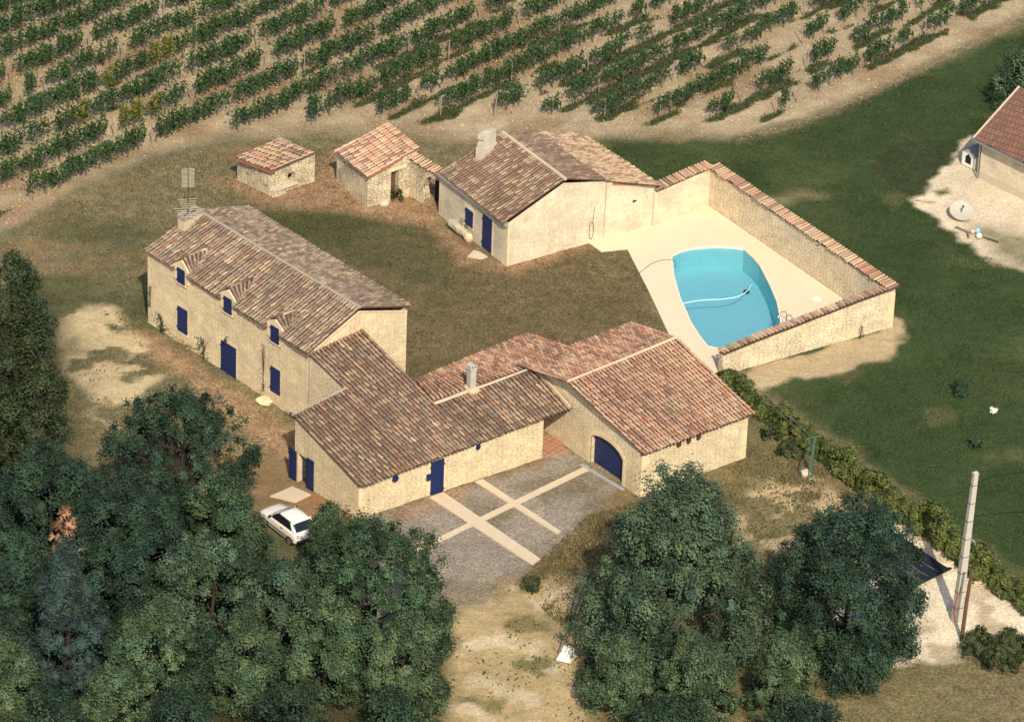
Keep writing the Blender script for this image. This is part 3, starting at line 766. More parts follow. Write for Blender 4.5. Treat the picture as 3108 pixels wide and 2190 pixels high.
DORM = ((3.02, 3.70, 4.05, 4.96, 5.47), (7.40, 8.10, 4.00, 4.95, 5.41), (11.73, 12.44, 3.96, 4.95, 5.33))
LF = np.linalg.norm(np.array(FR) - np.array(FL))
cuts = [0.0]
for q in DORM: cuts += [(q[0] - .34 + .16) / LF, (q[1] + .26 + .16) / LF]
cuts.append(1.0)
def roofpt(s, t_): return (np.array(FL) * (1 - s) + np.array(FR) * s) * (1 - t_) + (np.array(RL) * (1 - s) + np.array(RR) * s) * t_
for i in range(len(cuts) - 1):
    lo = .17 if i % 2 else 0.0
    tl.patch(roofpt(cuts[i], lo), roofpt(cuts[i + 1], lo), roofpt(cuts[i + 1], 1), roofpt(cuts[i], 1), 'house', 1 + i, eave=not i % 2)
tl.patch(BR_, BL_, RL, RR, 'house_back', 2)
roof = tl.build('roof', H)
mb = MB(); mb.tube([np.array(RL) + (0, 0, .03), (np.array(RL) + np.array(RR)) / 2 + (0, 0, .0), np.array(RR) + (0, 0, .03)], 0.10, 8); mb.build('ridge_cap', M['mortar_grey'], roof)
# moulded eave of small half-round tiles
tl = Tiles()
fo, fro = along(FL, TH_H, 0.2, -0.03, 4.76), along(FR, TH_H, -0.05, -0.03, 4.72)
for i in range(0, len(cuts) - 1, 2):
    a_, b_ = [fo * (1 - q) + fro * q for q in (cuts[i], cuts[i + 1])]
    tl.patch(a_, b_, along(b_, TH_H, 0, -0.22, b_[2] + .03), along(a_, TH_H, 0, -0.22, a_[2] + .03), 'eave', 3 + i, tl=0.25, pitch=0.24, sheet=True)
tl.build('eave_moulding', H)
# rendered verge band of the right gable
mb = MB()
gu = np.array(brr) - np.array(fr_); gth = math.atan2(gu[1], gu[0]); gl_ = np.linalg.norm(gu)
for s0, z0, s1, z1 in ((0.0, 4.80, 3.66, 6.22), (3.66, 6.22, gl_, 5.04)):
    mb.prism([along(fr_, gth, s0, -0.02, z0 - 0.16), along(fr_, gth, s1, -0.02, z1 - 0.16), along(fr_, gth, s1, -0.02, z1 - .01), along(fr_, gth, s0, -0.02, z0 - .01)], along((0, 0), gth, 0, 0.05))
mb.build('verge', M['mortar_cream'], H)
for (s0, s1, z0, z1) in ((2.90, 3.83, 0.78, 2.42), (11.62, 12.50, 0.62, 2.28)):
    surround(fl, TH_H, s0, s1, z0, z1, H); panel('window_shutter', fl, TH_H, s0, s1, z0, z1, H)
surround(fl, TH_H, 7.02, 8.43, -0.4, 1.94, H, 0.2, sill=False, name='door_surround')
d_ = panel('door', fl, TH_H, 7.02, 8.43, -0.35, 1.94, H, planks=6)
mb = MB(); q = along(fl, TH_H, 7.72, 0.02, 2.42)
mb.tube([q, along(fl, TH_H, 7.72, 0.24, 2.50), along(fl, TH_H, 7.72, 0.26, 2.40)], 0.02, 6)
mb.lathe(along(fl, TH_H, 7.72, 0.26, 2.10), [(0.05, 0), (0.09, 0.04), (0.11, 0.22), (0.05, 0.30), (0.01, 0.33)], 8)
mb.build('wall_lantern', M['iron'], H)
# dormers
for k, (s0, s1, z0, z1, zp) in enumerate(DORM):
    z0 += .06; z1 += .10; zp += .20; sm = (s0 + s1) / 2; a, b = s0 - 0.40, s1 + 0.32
    mb = MB(); zl = z1 + 0.02
    def dd(s, d, z): return along(fl, TH_H, s, d, z)
    mb.prism([dd(a, -0.24, 4.2), dd(b, -0.24, 4.2), dd(b, -0.24, zl), dd(b - .12, -0.24, zl + .14), dd(sm, -0.24, zp - .02), dd(a + .12, -0.24, zl + .14), dd(a, -0.24, zl)], along((0, 0), TH_H, 0, 0.34))
    mb.prism([dd(a, -1.1, 4.4), dd(b, -1.1, 4.4), dd(b, -1.1, zl), dd(sm, -1.1, zp - .06), dd(a, -1.1, zl)], along((0, 0), TH_H, 0, 0.85))
    for e in (s0 - .14, s1 + .02):                            # smooth jambs down to the sill
        mb.prism([dd(e, -0.1, z0 - .14), dd(e + .12, -0.1, z0 - .14), dd(e + .12, -0.1, 4.4), dd(e, -0.1, 4.4)], along((0, 0), TH_H, 0, 0.196))
    mb.prism([dd(s0 - .14, -0.1, z0 - .14), dd(s1 + .14, -0.1, z0 - .14), dd(s1 + .14, -0.1, z0), dd(s0 - .14, -0.1, z0)], along((0, 0), TH_H, 0, 0.22))
    dm = mb.build('dormer', M['dressed'], H)
    panel('dormer_shutter', fl, TH_H, s0, s1, z0, z1, dm, planks=3, d=0.15)
    tl = Tiles(); back = -2.3
    zr = zp + 0.10
    tl.patch(dd(b + .10, .02, zl + .02), dd(b + .05, -1.15, zl + .02), dd(sm, back, zr), dd(sm, .03, zr), 'house_back', 20 + k, tl=0.36, eave=False)
    tl.patch(dd(a - .05, -1.15, zl + .02), dd(a - .10, .02, zl + .02), dd(sm, .03, zr), dd(sm, back, zr), 'house_back', 30 + k, tl=0.36, eave=False)
    tl.ridge(dd(sm, -.03, zr), dd(sm, back + .1, zr), 'house_back', k, 0.09)
    tl.build('dormer_roof', dm)
# chimney on the left gable, long along the depth of the house
cu = np.array([0.63, 0.775, 0]); cw_ = np.array([0.70, -0.714, 0])
c0 = np.array([-20.02, 4.18, 0])
mb = MB()
Q = lambda a, b, z: c0 + cu * a + cw_ * b + np.array([0, 0, z])
mb.prism([Q(0, 0, 5.2), Q(0, .62, 5.2), Q(1.5, .62, 5.2), Q(1.5, 0, 5.2)], (0, 0, 1.28))
ch = mb.build('chimney', M['mortar_cream'], H)
mb = MB()
mb.prism([Q(-.04, -.04, 6.46), Q(-.04, .10, 6.46), Q(1.54, .10, 6.46), Q(1.54, -.04, 6.46)], (0, 0, 0.24))
mb.prism([Q(-.04, .52, 6.46), Q(-.04, .66, 6.46), Q(1.54, .66, 6.46), Q(1.54, .52, 6.46)], (0, 0, 0.24))
mb.prism([Q(-.04, .10, 6.46), Q(-.04, .52, 6.46), Q(.10, .52, 6.46), Q(.10, .10, 6.46)], (0, 0, 0.22))
mb.prism([Q(1.40, .10, 6.46), Q(1.40, .52, 6.46), Q(1.54, .52, 6.46), Q(1.54, .10, 6.46)], (0, 0, 0.22))
mb.prism([Q(.62, .10, 6.46), Q(.62, .52, 6.46), Q(.74, .52, 6.46), Q(.74, .10, 6.46)], (0, 0, 0.20))
mb.build('chimney_cap', M['mortar_grey'], ch)
mb = MB(); mb.prism([Q(.10, .10, 6.47), Q(.10, .52, 6.47), Q(1.4, .52, 6.47), Q(1.4, .10, 6.47)], (0, 0, 0.03)); mb.build('flue_opening', M['dark'], ch)
# aerial
ant = thing('tv_antenna', 'tall television aerial with square grid reflector on the farmhouse chimney', 'antenna', (-19.42, 4.30, 5.6))
bx_ = np.array([-19.42, 4.30, 0]); 
mb = MB(); mb.tube([bx_ + (0, 0, 5.45), bx_ + (0, 0, 9.75)], [0.03, 0.022], 6); mb.build('mast', M['iron'], ant)
gxd = np.array([0.98, 0.2, 0]); mb = MB()
for i in range(15):
    z = 8.45 + i * 0.085; mb.tube([bx_ - gxd * .37 + (0, 0, z), bx_ + gxd * .37 + (0, 0, z)], 0.012, 5)
for e in (-.36, -.12, .12, .36): mb.tube([bx_ + gxd * e + (0, 0.02, 8.42), bx_ + gxd * e + (0, 0.02, 9.68)], 0.012, 5)
mb.build('grid_reflector', M['alu'], ant)
for zb, ln in ((7.35, .9), (6.75, 1.3)):
    mb = MB(); bd = np.array([0.2, -0.98, 0]); cx = np.array([0.98, 0.2, 0.0])
    mb.tube([bx_ + (0, 0, zb) - bd * .6, bx_ + (0, 0, zb) + bd * .6], 0.015, 5)
    for i in range(5):
        p = bx_ + (0, 0, zb) + bd * (i * .28 - .56); L_ = ln * (0.75 + .12 * (4 - i)) * .5
        mb.tube([p - cx * L_, p + cx * L_], 0.013, 5)
    mb.build('dipole_array', M['alu'], ant)

# ---------------------------------------------------------------- low annex in front of the farmhouse
A_ = thing('annex', 'low stone annex with broad tiled lean-to roof and tall square chimney', 'house', (-5, -14, 0))
TH_A = math.atan2(7.32, 10.09); o_a = (-8.17, -18.30)
Af, Ar = np.array([-8.17, -18.30]), np.array([1.92, -10.98])
dA = np.array([-0.655, 0.756])
def zA(p):                                                     # annex roof plane (walls stop just below it)
    n = np.array([-math.sin(TH_A), math.cos(TH_A)]); q_ = np.array(p[:2]) - Af; return 2.34 + 0.232 * float(q_ @ n) + 0.026 * float(q_ @ np.array([math.cos(TH_A), math.sin(TH_A)]))
e1_, x1_, x2_, r1_ = np.array([-9.35, -10.95]), np.array([-11.50, -8.40]), np.array([-8.72, -5.75]), np.array([-4.30, -11.25])
blA = np.array([-11.98, -13.80]); rtA = np.array([-0.60, -8.30])
foot = [Af, Ar, rtA, r1_, x2_ + (.1, -.1), x1_, e1_, blA]
mb = MB()
notch = [(-5.72, 1.56), (-4.66, 1.56)]
gA = math.radians(-49.7)
gA = math.atan2(Af[1] - blA[1], Af[0] - blA[0])
for i in range(len(foot)):
    a, b = foot[i], foot[(i + 1) % len(foot)]
    if i == len(foot) - 1: continue
    mb.face([xyz(a, -1.2), xyz(b, -1.2), xyz(b, zA(b) - .06), xyz(a, zA(a) - .06)])
# left gable with its door opening (s measured from the front corner, negative towards the back)
gs = lambda s, z, d=0.0: along(Af, gA, s, d, z)
LB = -np.linalg.norm(Af - blA)
zS = lambda s: zA(gs(s, 0)) - .06
n0, n1, nt = -5.60, -4.72, 1.52
mb.face([gs(LB, -1.2), gs(n0, -1.2), gs(n0, nt), gs(n0, zS(n0)), gs(LB, zS(LB))])
mb.face([gs(n0, nt), gs(n1, nt), gs(n1, zS(n1)), gs(n0, zS(n0))])
mb.face([gs(n1, -1.2), gs(0, -1.2), gs(0, zS(0)), gs(n1, zS(n1))])
mb.face([gs(n0, -1.2), gs(n0, -1.2, -.4), gs(n0, nt, -.4), gs(n0, nt)]); mb.face([gs(n1, -1.2), gs(n1, nt), gs(n1, nt, -.4), gs(n1, -1.2, -.4)])
mb.face([gs(n0, nt), gs(n0, nt, -.4), gs(n1, nt, -.4), gs(n1, nt)])
mb.build('wall', M['stone_barn'], A_)
quoins(Af, TH_A, 0.0, 2.2, A_, 1, seed=5); quoins(Af, gA, 0.0, 2.2, A_, -1, seed=6)
gd = panel('glazed_door', Af, gA, n0 + .02, n1 - .02, -0.62, nt - .02, A_, d=-0.30, thick=0.04, planks=1, hinges=False)
mb = MB()
for i in range(2):
    for j in range(4):
        a = n0 + .10 + i * .37; z = -0.05 + j * .37
        mb.prism([gs(a, z, -.31), gs(a + .31, z, -.31), gs(a + .31, z + .32, -.31), gs(a, z + .32, -.31)], along((0, 0), gA, 0, 0.025))
mb.build('pane', M['glass'], gd)
panel('open_shutter', Af, gA, -6.36, -5.70, -0.78, 1.54, A_, d=0.07, planks=3)
panel('open_shutter', Af, gA, -4.66, -4.06, -0.64, 1.70, A_, d=0.10, planks=3)
surround(Af, TH_A, 4.78, 5.67, -0.2, 2.12, A_, 0.13, sill=False, name='door_surround')
panel('door', Af, TH_A, 4.78, 5.67, -0.18, 2.12, A_, planks=4)
mb = MB(); mb.prism([along(Af, TH_A, 4.50, -.02, .98), along(Af, TH_A, 4.80, -.02, .98), along(Af, TH_A, 4.80, -.02, 1.40), along(Af, TH_A, 4.50, -.02, 1.40)], along((0, 0), TH_A, 0, .09)); mb.build('meter_hatch', M['blue'], A_)
def cross_window(o, th, s, z, w, h, parent, m1='blue', name='small_window'):
    mb = MB(); mb.prism([along(o, th, s, -.05, z), along(o, th, s + w, -.05, z), along(o, th, s + w, -.05, z + h), along(o, th, s, -.05, z + h)], along((0, 0), th, 0, .062))
    wd_ = mb.build(name, M['dark'] if m1 != 'blue' else M['blue'], parent)
    mb = MB()
    mb.prism([along(o, th, s + w * .42, 0, z - .06), along(o, th, s + w * .58, 0, z - .06), along(o, th, s + w * .58, 0, z + h + .02), along(o, th, s + w * .42, 0, z + h + .02)], along((0, 0), th, 0, .03))
    mb.prism([along(o, th, s - .04, 0, z + h * .36), along(o, th, s + w + .04, 0, z + h * .36), along(o, th, s + w + .04, 0, z + h * .52), along(o, th, s - .04, 0, z + h * .52)], along((0, 0), th, 0, .034))
    mb.build('window_bar', M[m1], wd_)
    return wd_
cross_window(Af, TH_A, 2.22, 1.60, .38, .40, A_); cross_window(Af, TH_A, 7.84, 1.94, .28, .38, A_)
tl = Tiles()
eL, eR = np.array([-8.05, -18.72]), np.array([3.46, -9.98])
eu = (eR - eL) / np.linalg.norm(eR - eL)
def eave_at(p):                                                # drop from a roof point down the slope to the eave line
    A2 = np.array([dA, -eu]).T; tt = np.linalg.solve(A2, eL - np.array(p[:2])); return np.array(p[:2]) + dA * tt[0]
def R_(p, dz=0.02): return xyz(p, zA(p) + dz)
em = eave_at(e1_); er = eave_at(r1_)
blR = np.array([-12.15, -13.72]); rtR = np.array([1.24, -7.00])
tl.patch(R_(eL), R_(em), R_(e1_), R_(blR), 'annex', 41)
tl.patch(R_(em), R_(er), R_(x2_ + (.05, .1)), R_(x1_ + (-.12, 0)), 'annex', 42)
er2 = eR
tl.patch(R_(er), R_(er2), R_(rtR), R_(r1_), 'annex', 43)
ra = tl.build('roof', A_)
tl = Tiles(); o1, o2 = eL + eu * .2 - eu[::-1] * 0, Ar
sh = np.array([-eu[1], eu[0]])
tl.patch(xyz(eL + eu * .15 + sh * .14, 2.15), xyz(eR - eu * .05 + sh * .14, 2.50), xyz(eR + sh * .36, 2.52), xyz(eL + sh * .36, 2.18), 'eave', 44, tl=.25, pitch=.24)
tl.build('eave_moulding', A_)
mb = MB()
mb.tube([R_(r1_, .06), R_((r1_ + rtR) / 2, .05), R_(rtR, .06)], 0.07, 7)
mb.build('ridge_cap', M['mortar'], ra); mb = MB()
mb.tube([R_(blR, .04), R_((blR + e1_) / 2, .03), R_(e1_, .04)], 0.09, 7)
mb.build('ridge_cap', M['mortar_grey'], ra)
# step of wall between the annex ridge and the higher roof behind it
mb = MB(); dn = dA * 0.10
mb.prism([R_(r1_ + dA * .02, -.05), R_(rtR + dA * .02, -.05), xyz(rtR + dA * .02, 3.62), xyz(r1_ + dA * .02, 3.50)], (dn[0], dn[1], 0)); mb.build('upstand', M['mortar_cream'], ra)
# chimney
mb = MB(); cc = np.array([-2.26, -9.55]); ca_ = TH_A
mb.prism([along(cc, ca_, -.19, .19, 2.6), along(cc, ca_, .19, .19, 2.6), along(cc, ca_, .19, -.19, 2.6), along(cc, ca_, -.19, -.19, 2.6)], (0, 0, 2.32))
ch = mb.build('chimney', M['concrete'], A_)
mb = MB()
mb.prism([along(cc, ca_, -.23, .23, 4.80), along(cc, ca_, .23, .23, 4.80), along(cc, ca_, .23, -.23, 4.80), along(cc, ca_, -.23, -.23, 4.80)], (0, 0, .10))
mb.prism([along(cc, ca_, -.21, .21, 4.92), along(cc, ca_, .21, .21, 4.92), along(cc, ca_, .21, .21, 5.08), along(cc, ca_, 0, .21, 5.20), along(cc, ca_, -.21, .21, 5.08)], along((0, 0), ca_, 0, -.42))
mb.build('chimney_cap', M['concrete'], ch)
for e in (-.09, .09): mb = MB(); mb.prism([along(cc, ca_, e - .03, .215, 4.99), along(cc, ca_, e + .03, .215, 4.99), along(cc, ca_, e + .03, .215, 5.06), along(cc, ca_, e - .03, .215, 5.06)], along((0, 0), ca_, 0, .012)); mb.build('vent_hole', M['dark'], ch)
zc_ = zA(cc)
mb = MB(); mb.prism([xyz(along(cc, ca_, -.34, .44), zA(along(cc, ca_, 0, .44)) - .02), xyz(along(cc, ca_, .34, .44), zA(along(cc, ca_, 0, .44)) - .02), xyz(along(cc, ca_, .30, -.3), zA(along(cc, ca_, 0, -.3)) - .02), xyz(along(cc, ca_, -.30, -.3), zA(along(cc, ca_, 0, -.3)) - .02)], (0, 0, .20)); mb.build('chimney_flashing', M['mortar_cream'], ch)

# ---------------------------------------------------------------- barn (garage) with the arched door
B_ = thing('barn', 'stone barn with pink tiled gable roof and large arched blue door', 'barn', (8, -8, 0))
gG = math.radians(-51.8); FLg = np.array([7.47, -14.86]); FRg = np.array([13.50, -10.02])
ug = np.array([math.cos(gG), math.sin(gG)]); vg_ = (FRg - FLg) / np.linalg.norm(FRg - FLg)
LG = np.linalg.norm(FRg - FLg)
def zB(dep): return 2.90 + (4.50 - 2.90) / 6.45 * dep if dep < 6.45 else 4.50 - (dep - 6.45) * 0.235
def gp(dep, z, out=0.0): q = FLg - ug * dep + np.array([ug[1], -ug[0]]) * out; return np.array([q[0], q[1], z])
d1 = float((FLg - np.array([6.49, -13.54])) @ ug); d1 = abs(d1); d2 = d1 + 2.93
arch = [(0.0, 1.58), (.14, 1.72), (.40, 1.92), (.8, 2.06), (1.30, 2.13), (1.75, 2.12), (2.2, 2.06), (2.6, 1.95), (2.86, 1.80), (2.93, 1.66)]
mb = MB()
top = lambda dd_: gp(dd_, zB(dd_) - .05)
a_pts = [(d1 + s, z) for s, z in arch]
mb.face([gp(0, -.6), top(0), top(d1), gp(d1, a_pts[0][1]), gp(d1, -.6)][::1])
for (p, z0), (q, z1) in zip(a_pts[:-1], a_pts[1:]):
    mb.face([gp(p, z0), top(p), top(q), gp(q, z1)])
    mb.face([gp(p, z0), gp(q, z1), gp(q, z1, -.38), gp(p, z0, -.38)])
mb.face([gp(d2, -.6), gp(d2, a_pts[-1][1]), top(d2), top(6.45), top(12.6), gp(12.6, -.6)])
for dd_, zt in ((d1, a_pts[0][1]), (d2, a_pts[-1][1])): mb.face([gp(dd_, -.6), gp(dd_, zt), gp(dd_, zt, -.38), gp(dd_, -.6, -.38)])
def gr(dep, z): q = FRg - ug * dep; return np.array([q[0], q[1], z])
mb.face([gp(0, -.6), gr(0, -.6), gr(0, 2.88), gp(0, 2.88)])
mb.face([gr(0, -.6), gr(9.7, -.6), gr(9.7, 3.62), gr(6.45, 4.45), gr(0, 2.85)])
mid = lambda dep, z: gp(dep, z) + np.append(vg_ * 3.6, 0)
mb.face([gr(9.7, -.6), mid(9.7, -.6), mid(9.7, 3.62), gr(9.7, 3.62)]); mb.face([mid(9.7, -.6), mid(12.6, -.6), mid(12.6, 2.9), mid(9.7, 3.62)]); mb.face([mid(12.6, -.6), gp(12.6, -.6), gp(12.6, 2.9), mid(12.6, 2.9)])
mb.build('wall', M['stone_barn'], B_)
# arch stones
mb = MB(); w_ = 0.26
pts = [(d1, -.3)] + a_pts + [(d2, -.3)]
cx_, cz_ = (d1 + d2) / 2, 0.6
outp = [(d1 - w_, -.3)] + [(p + (p - cx_) / math.hypot(p - cx_, (z - cz_) * 1.2) * w_, z + (z - cz_) * 1.2 / math.hypot(p - cx_, (z - cz_) * 1.2) * w_) for p, z in a_pts] + [(d2 + w_, -.3)]
for i in range(len(pts) - 1):
    mb.prism([gp(*pts[i], -.05), gp(*pts[i + 1], -.05), gp(*outp[i + 1], -.05), gp(*outp[i], -.05)], along((0, 0), gG, 0, .072 + .004 * (i % 2)))
mb.build('door_arch', M['dressed'], B_)
# the leaf: vertical boards under the arch
mb = MB(); nb = 14
for i in range(nb):
    a, b = d1 + 2.93 * i / nb + .004, d1 + 2.93 * (i + 1) / nb - .004
    za, zb_ = np.interp([a, b], [p for p, _ in a_pts], [z for _, z in a_pts])
    mb.prism([gp(a, -.05, -.33), gp(b, -.05, -.33), gp(b, zb_ + .02, -.33), gp(a, za + .02, -.33)], along((0, 0), gG, 0, .05))
mb.prism([gp(d1 - .01, -.05, -.37), gp(d2 + .01, -.05, -.37), gp(d2 + .01, 2.2, -.37), gp(d1 - .01, 2.2, -.37)], along((0, 0), gG, 0, .03))
gdr = mb.build('garage_door', M['blue'], B_)
quoins(FLg, gG, 0, 2.7, B_, -1, seed=8); fB = math.atan2(vg_[1], vg_[0]); quoins(FLg, fB, 0, 2.7, B_, 1, seed=9); quoins(FLg, fB, LG, 2.7, B_, -1, seed=10)
for s in (2.50, 3.22, 3.94): cross_window(FLg, fB, s, 2.36, .30, .36, B_, 'wood_brown')
tl = Tiles()
P3 = lambda p, z: np.array([p[0], p[1], z])
ovg = -vg_ * .12
e0, e1 = FLg + ug * .32 + ovg, FRg + ug * .32 + vg_ * .28
rl_, rr_ = np.array([3.17, -10.30]) + ovg * 0, np.array([9.45, -4.65])
tl.patch(P3(e0, 2.95), P3(e1, 2.95), P3(rr_, 4.62), P3(rl_, 4.62), 'barn', 51)
# back slopes
ms = 3.7 / 8.4
rm = rl_ * (1 - ms) + rr_ * ms
be = np.array([6.95, -1.53]); bj = np.array([3.37, -4.59])
tl.patch(P3(be, 3.70), P3(bj, 3.70), P3(rm, 4.62), P3(rr_, 4.62), 'barn_back', 52)
be2 = np.array([0.91, -1.88]); be3 = np.array([-5.49, -7.87]); gb2 = be2 - (be2 - be3) / np.linalg.norm(be2 - be3) * 3.55
tl.patch(P3(be2, 2.95), P3(gb2, 2.95), P3(rl_, 4.62), P3(rm, 4.62), 'barn_back', 53)
rA1, rA2 = r1_ + dA * .06, rtR + dA * .06
tl.patch(P3(gb2, 2.95), P3(be3, 2.95), P3(rA1, 3.52), P3(rA2, 3.66), 'barn_back', 54)
gq = np.array([1.24, -8.14])
tl.patch(P3(gb2, 2.96), P3(gb2 + (rA2 - gb2) * .02 + np.array([-.1, -.1]), 2.95), P3(rA2, 3.67), P3(rl_, 4.63), 'barn_back', 55, pitch=.27)
rb = tl.build('roof', B_)
mb = MB(); mb.tube([P3(rl_, 4.66), P3((rl_ + rr_) / 2, 4.63), P3(rr_, 4.66)], 0.085, 8); mb.build('ridge_cap', M['mortar_cream'], rb)
tl = Tiles(); so = -ug
tl.patch(P3(e0 - ug * .14, 2.80), P3(e1 - ug * .14, 2.80), P3(e1 - ug * .34, 2.84), P3(e0 - ug * .34, 2.84), 'eave', 56, tl=.25, pitch=.24); tl.build('eave_moulding', B_)
# rendered verge band where the annex roof meets the barn gable
mb = MB(); p0 = gp(5.0, 0, .02); 
va, vb2 = np.array([3.42, -10.0]), np.array([1.28, -7.05])
mb.prism([xyz(va, zA(va) + .02), xyz(vb2, zA(vb2) + .02), xyz(vb2, zA(vb2) + .26), xyz(va, zA(va) + .24)], (-.12 * vg_[0], -.12 * vg_[1], 0)); mb.build('roof_flashing', M['mortar_cream'], B_)

# ---------------------------------------------------------------- small house by the pool
S_ = thing('cottage', 'small single storey stone cottage by the pool with blue door and broken block chimney', 'house', (1, 16, 0))
sF = math.radians(-56.1); Sbr = np.array([-0.54, 11.70]); Sbl = np.array([-4.93, 18.23]); Sgb = np.array([5.33, 15.74]); Sex = np.array([8.55, 17.85]); Sbk = np.array([3.7, 24.2]); Sap = np.array([2.72, 14.02]); Sapl = np.array([-1.2, 20.5])
mb = MB()
mb.face([xyz(Sbl, -.5), xyz(Sbr, -.5), xyz(Sbr, 3.0), xyz(Sbl, 2.95)])
mb.face([xyz(Sbr, -.5), xyz(Sgb, -.5), xyz(Sgb, 3.98), xyz(Sap, 4.66), xyz(Sbr, 3.0)])
mb.face([xyz(Sgb, -.5), xyz(Sex, -.5), xyz(Sex, 2.75), xyz(Sgb, 3.92)])
mb.face([xyz(Sex, -.5), xyz(Sbk, -.5), xyz(Sbk, 2.75), xyz(Sex, 2.75)])
mb.face([xyz(Sbk, -.5), xyz(Sbl, -.5), xyz(Sbl, 2.95), xyz(Sapl, 4.66), xyz(Sbk, 2.75)])
mb.build('wall', M['render_old'], S_)
sg = math.atan2(Sgb[1] - Sbr[1], Sgb[0] - Sbr[0])
mb = MB(); L_ = np.linalg.norm(Sgb - Sbr)
mb.prism([along(Sbr, sg, L_ - .05, -.1, -.3), along(Sbr, sg, L_ + .55, -.1, -.3), along(Sbr, sg, L_ + .42, -.1, 3.86), along(Sbr, sg, L_ + .02, -.1, 3.92)], along((0, 0), sg, 0, .24)); mb.build('pier', M['render_old'], S_)
mb = MB(); mb.prism([along(Sbr, sg, L_ + .45, -.05, 3.62), along(Sex, sg, .1, -.05, 2.72), along(Sex, sg, .1, -.05, 2.84), along(Sbr, sg, L_ + .45, -.05, 3.74)], along((0, 0), sg, 0, .10)); mb.build('verge_tile', plain('terracotta_verge', (0.33, 0.14, 0.085), .85, .2, 5), S_)
mb = MB(); mb.prism([along(Sex, sg, -1.75, -.05, 2.62 - .62), along(Sex, sg, -1.45, -.05, 2.08), along(Sex, sg, -1.75, -.05, 2.16)], along((0, 0), sg, 0, .06)); mb.build('vent', M['dark'], S_)
quoins(Sbr, sF, 0, 2.6, S_, -1, seed=12)
sl = lambda s: s
surround(Sbr, sF, -2.80, -1.76, -0.1, 2.34, S_, .12, sill=False, name='door_surround'); panel('door', Sbr, sF, -2.80, -1.76, 0.06, 2.34, S_, planks=4)
surround(Sbr, sF, -4.76, -3.92, .76, 1.88, S_, .12); panel('window_shutter', Sbr, sF, -4.76, -3.92, .76, 1.88, S_, planks=4)
mb = MB()                                                       # coved plaster eave
for a, b, z0, z1 in ((.02, .12, 2.62, 2.76), (.12, .24, 2.76, 2.92)):
    mb.prism([along(Sbl, sF, .1, -.05, z0 - .05), along(Sbr, sF, -.02, -.05, z0), along(Sbr, sF, -.02, -.05, z1), along(Sbl, sF, .1, -.05, z1 - .05)], along((0, 0), sF, 0, .05 + b))
mb.build('eave_moulding', M['mortar_grey'], S_)
tl = Tiles()
fL, fR, rR, rL = (-4.95, 18.05, 2.97), (-0.86, 11.62, 3.02), (2.84, 14.30, 4.78), (-1.12, 20.31, 4.78)
mR, bR, bL = (5.33, 15.66, 4.06), (8.80, 17.52, 2.88), (3.68, 24.49, 2.88); mL = (0.9, 22.05, 4.02)
tl.patch(fL, fR, rR, rL, 'cottage', 61)
tl.patch(mR, mL, rL, rR, 'cottage_back', 62, lift=.01)
tl.patch(bR, bL, mL, mR, 'cottage_low', 63)
rs_ = tl.build('roof', S_)
mb = MB(); mb.tube([rL, (np.array(rL) + np.array(rR)) / 2, rR], .12, 7); mb.build('ridge_cap', M['mortar'], rs_)
mb = MB(); rr2 = random.Random(4)
cu2 = np.array([.56, .83, 0]); cw2 = np.array([.83, -.56, 0]); c0 = np.array([-2.75, 18.35, 0])
Q2 = lambda a, b, z: c0 + cu2 * a + cw2 * b + np.array([0, 0, z])
mb.prism([Q2(0, 0, 3.4), Q2(0, .6, 3.4), Q2(1.45, .6, 3.4), Q2(1.45, 0, 3.4)], (0, 0, 1.25))
for k in range(3):
    z = 4.66 + k * .29; n = 3 if k < 2 else 2
    for i in range(n):
        a0 = .06 + i * (1.33 / n) + (.12 if k % 2 else 0); a1 = a0 + 1.33 / n - .02
        mb.prism([Q2(a0, .06, z), Q2(a0, .54, z), Q2(min(a1, 1.40), .54, z), Q2(min(a1, 1.40), .06, z)], (0, 0, .285))
mb.build('chimney', M['block'], S_)
mb = MB(); mb.tube([Q2(.95, .1, 5.50), Q2(1.15, .3, 5.58), Q2(1.3, .5, 5.50)], [.12, .2, .1], 7); mb.build('broken_cap', M['mortar_grey'], S_)
# rusty hoop of wire hanging on the gable
mb = MB(); hh = [along(Sbr, sg, L_ - .95 + .16 * math.sin(q), .05, .85 + .62 * math.cos(q)) for q in np.linspace(0, 2 * math.pi, 17)]
mb.tube(hh, .016, 5, False); mb.tube([along(Sbr, sg, L_ - .85, .05, 1.45), along(Sbr, sg, L_ - .78, .05, 2.5)], .012, 5)
tag(mb.build('wire_hoop', M['iron']), 'long rusty wire hoop hanging on the cottage gable wall', 'hoop')

# ---------------------------------------------------------------- two ruined sheds and the broken wall
sh1 = thing('shed', 'smaller ruined stone shed with nearly flat tile roof and dark square opening', 'shed', (-15.4, 21.4, 0))
F1, Rr, Lf = np.array([-15.52, 19.75]), np.array([-12.88, 21.95]), np.array([-17.75, 21.8]); Bk = Rr + Lf - F1
mb = MB()
def jag(a, b, z0, z1, seed, n=7):
    r = random.Random(seed); return [xyz(np.array(a) * (1 - q) + np.array(b) * q, z0 * (1 - q) + z1 * q + r.uniform(-.05, .05)) for q in np.linspace(0, 1, n)]
mb.face([xyz(Lf, -.3), xyz(F1, -.3)] + jag(F1, Lf, 1.72, 1.62, 1)); 
h1 = math.atan2(Rr[1] - F1[1], Rr[0] - F1[0]); w1 = lambda s, z, d=0: along(F1, h1, s, d, z)
LW = np.linalg.norm(Rr - F1)
o0, o1, oz0, oz1 = 1.35, 1.88, .62, 1.12
mb.face([w1(0, -.3), w1(o0, -.3), w1(o0, 1.80), w1(0, 1.74)]); mb.face([w1(o1, -.3), w1(LW, -.3), w1(LW, 1.98), w1(o1, 1.84)])
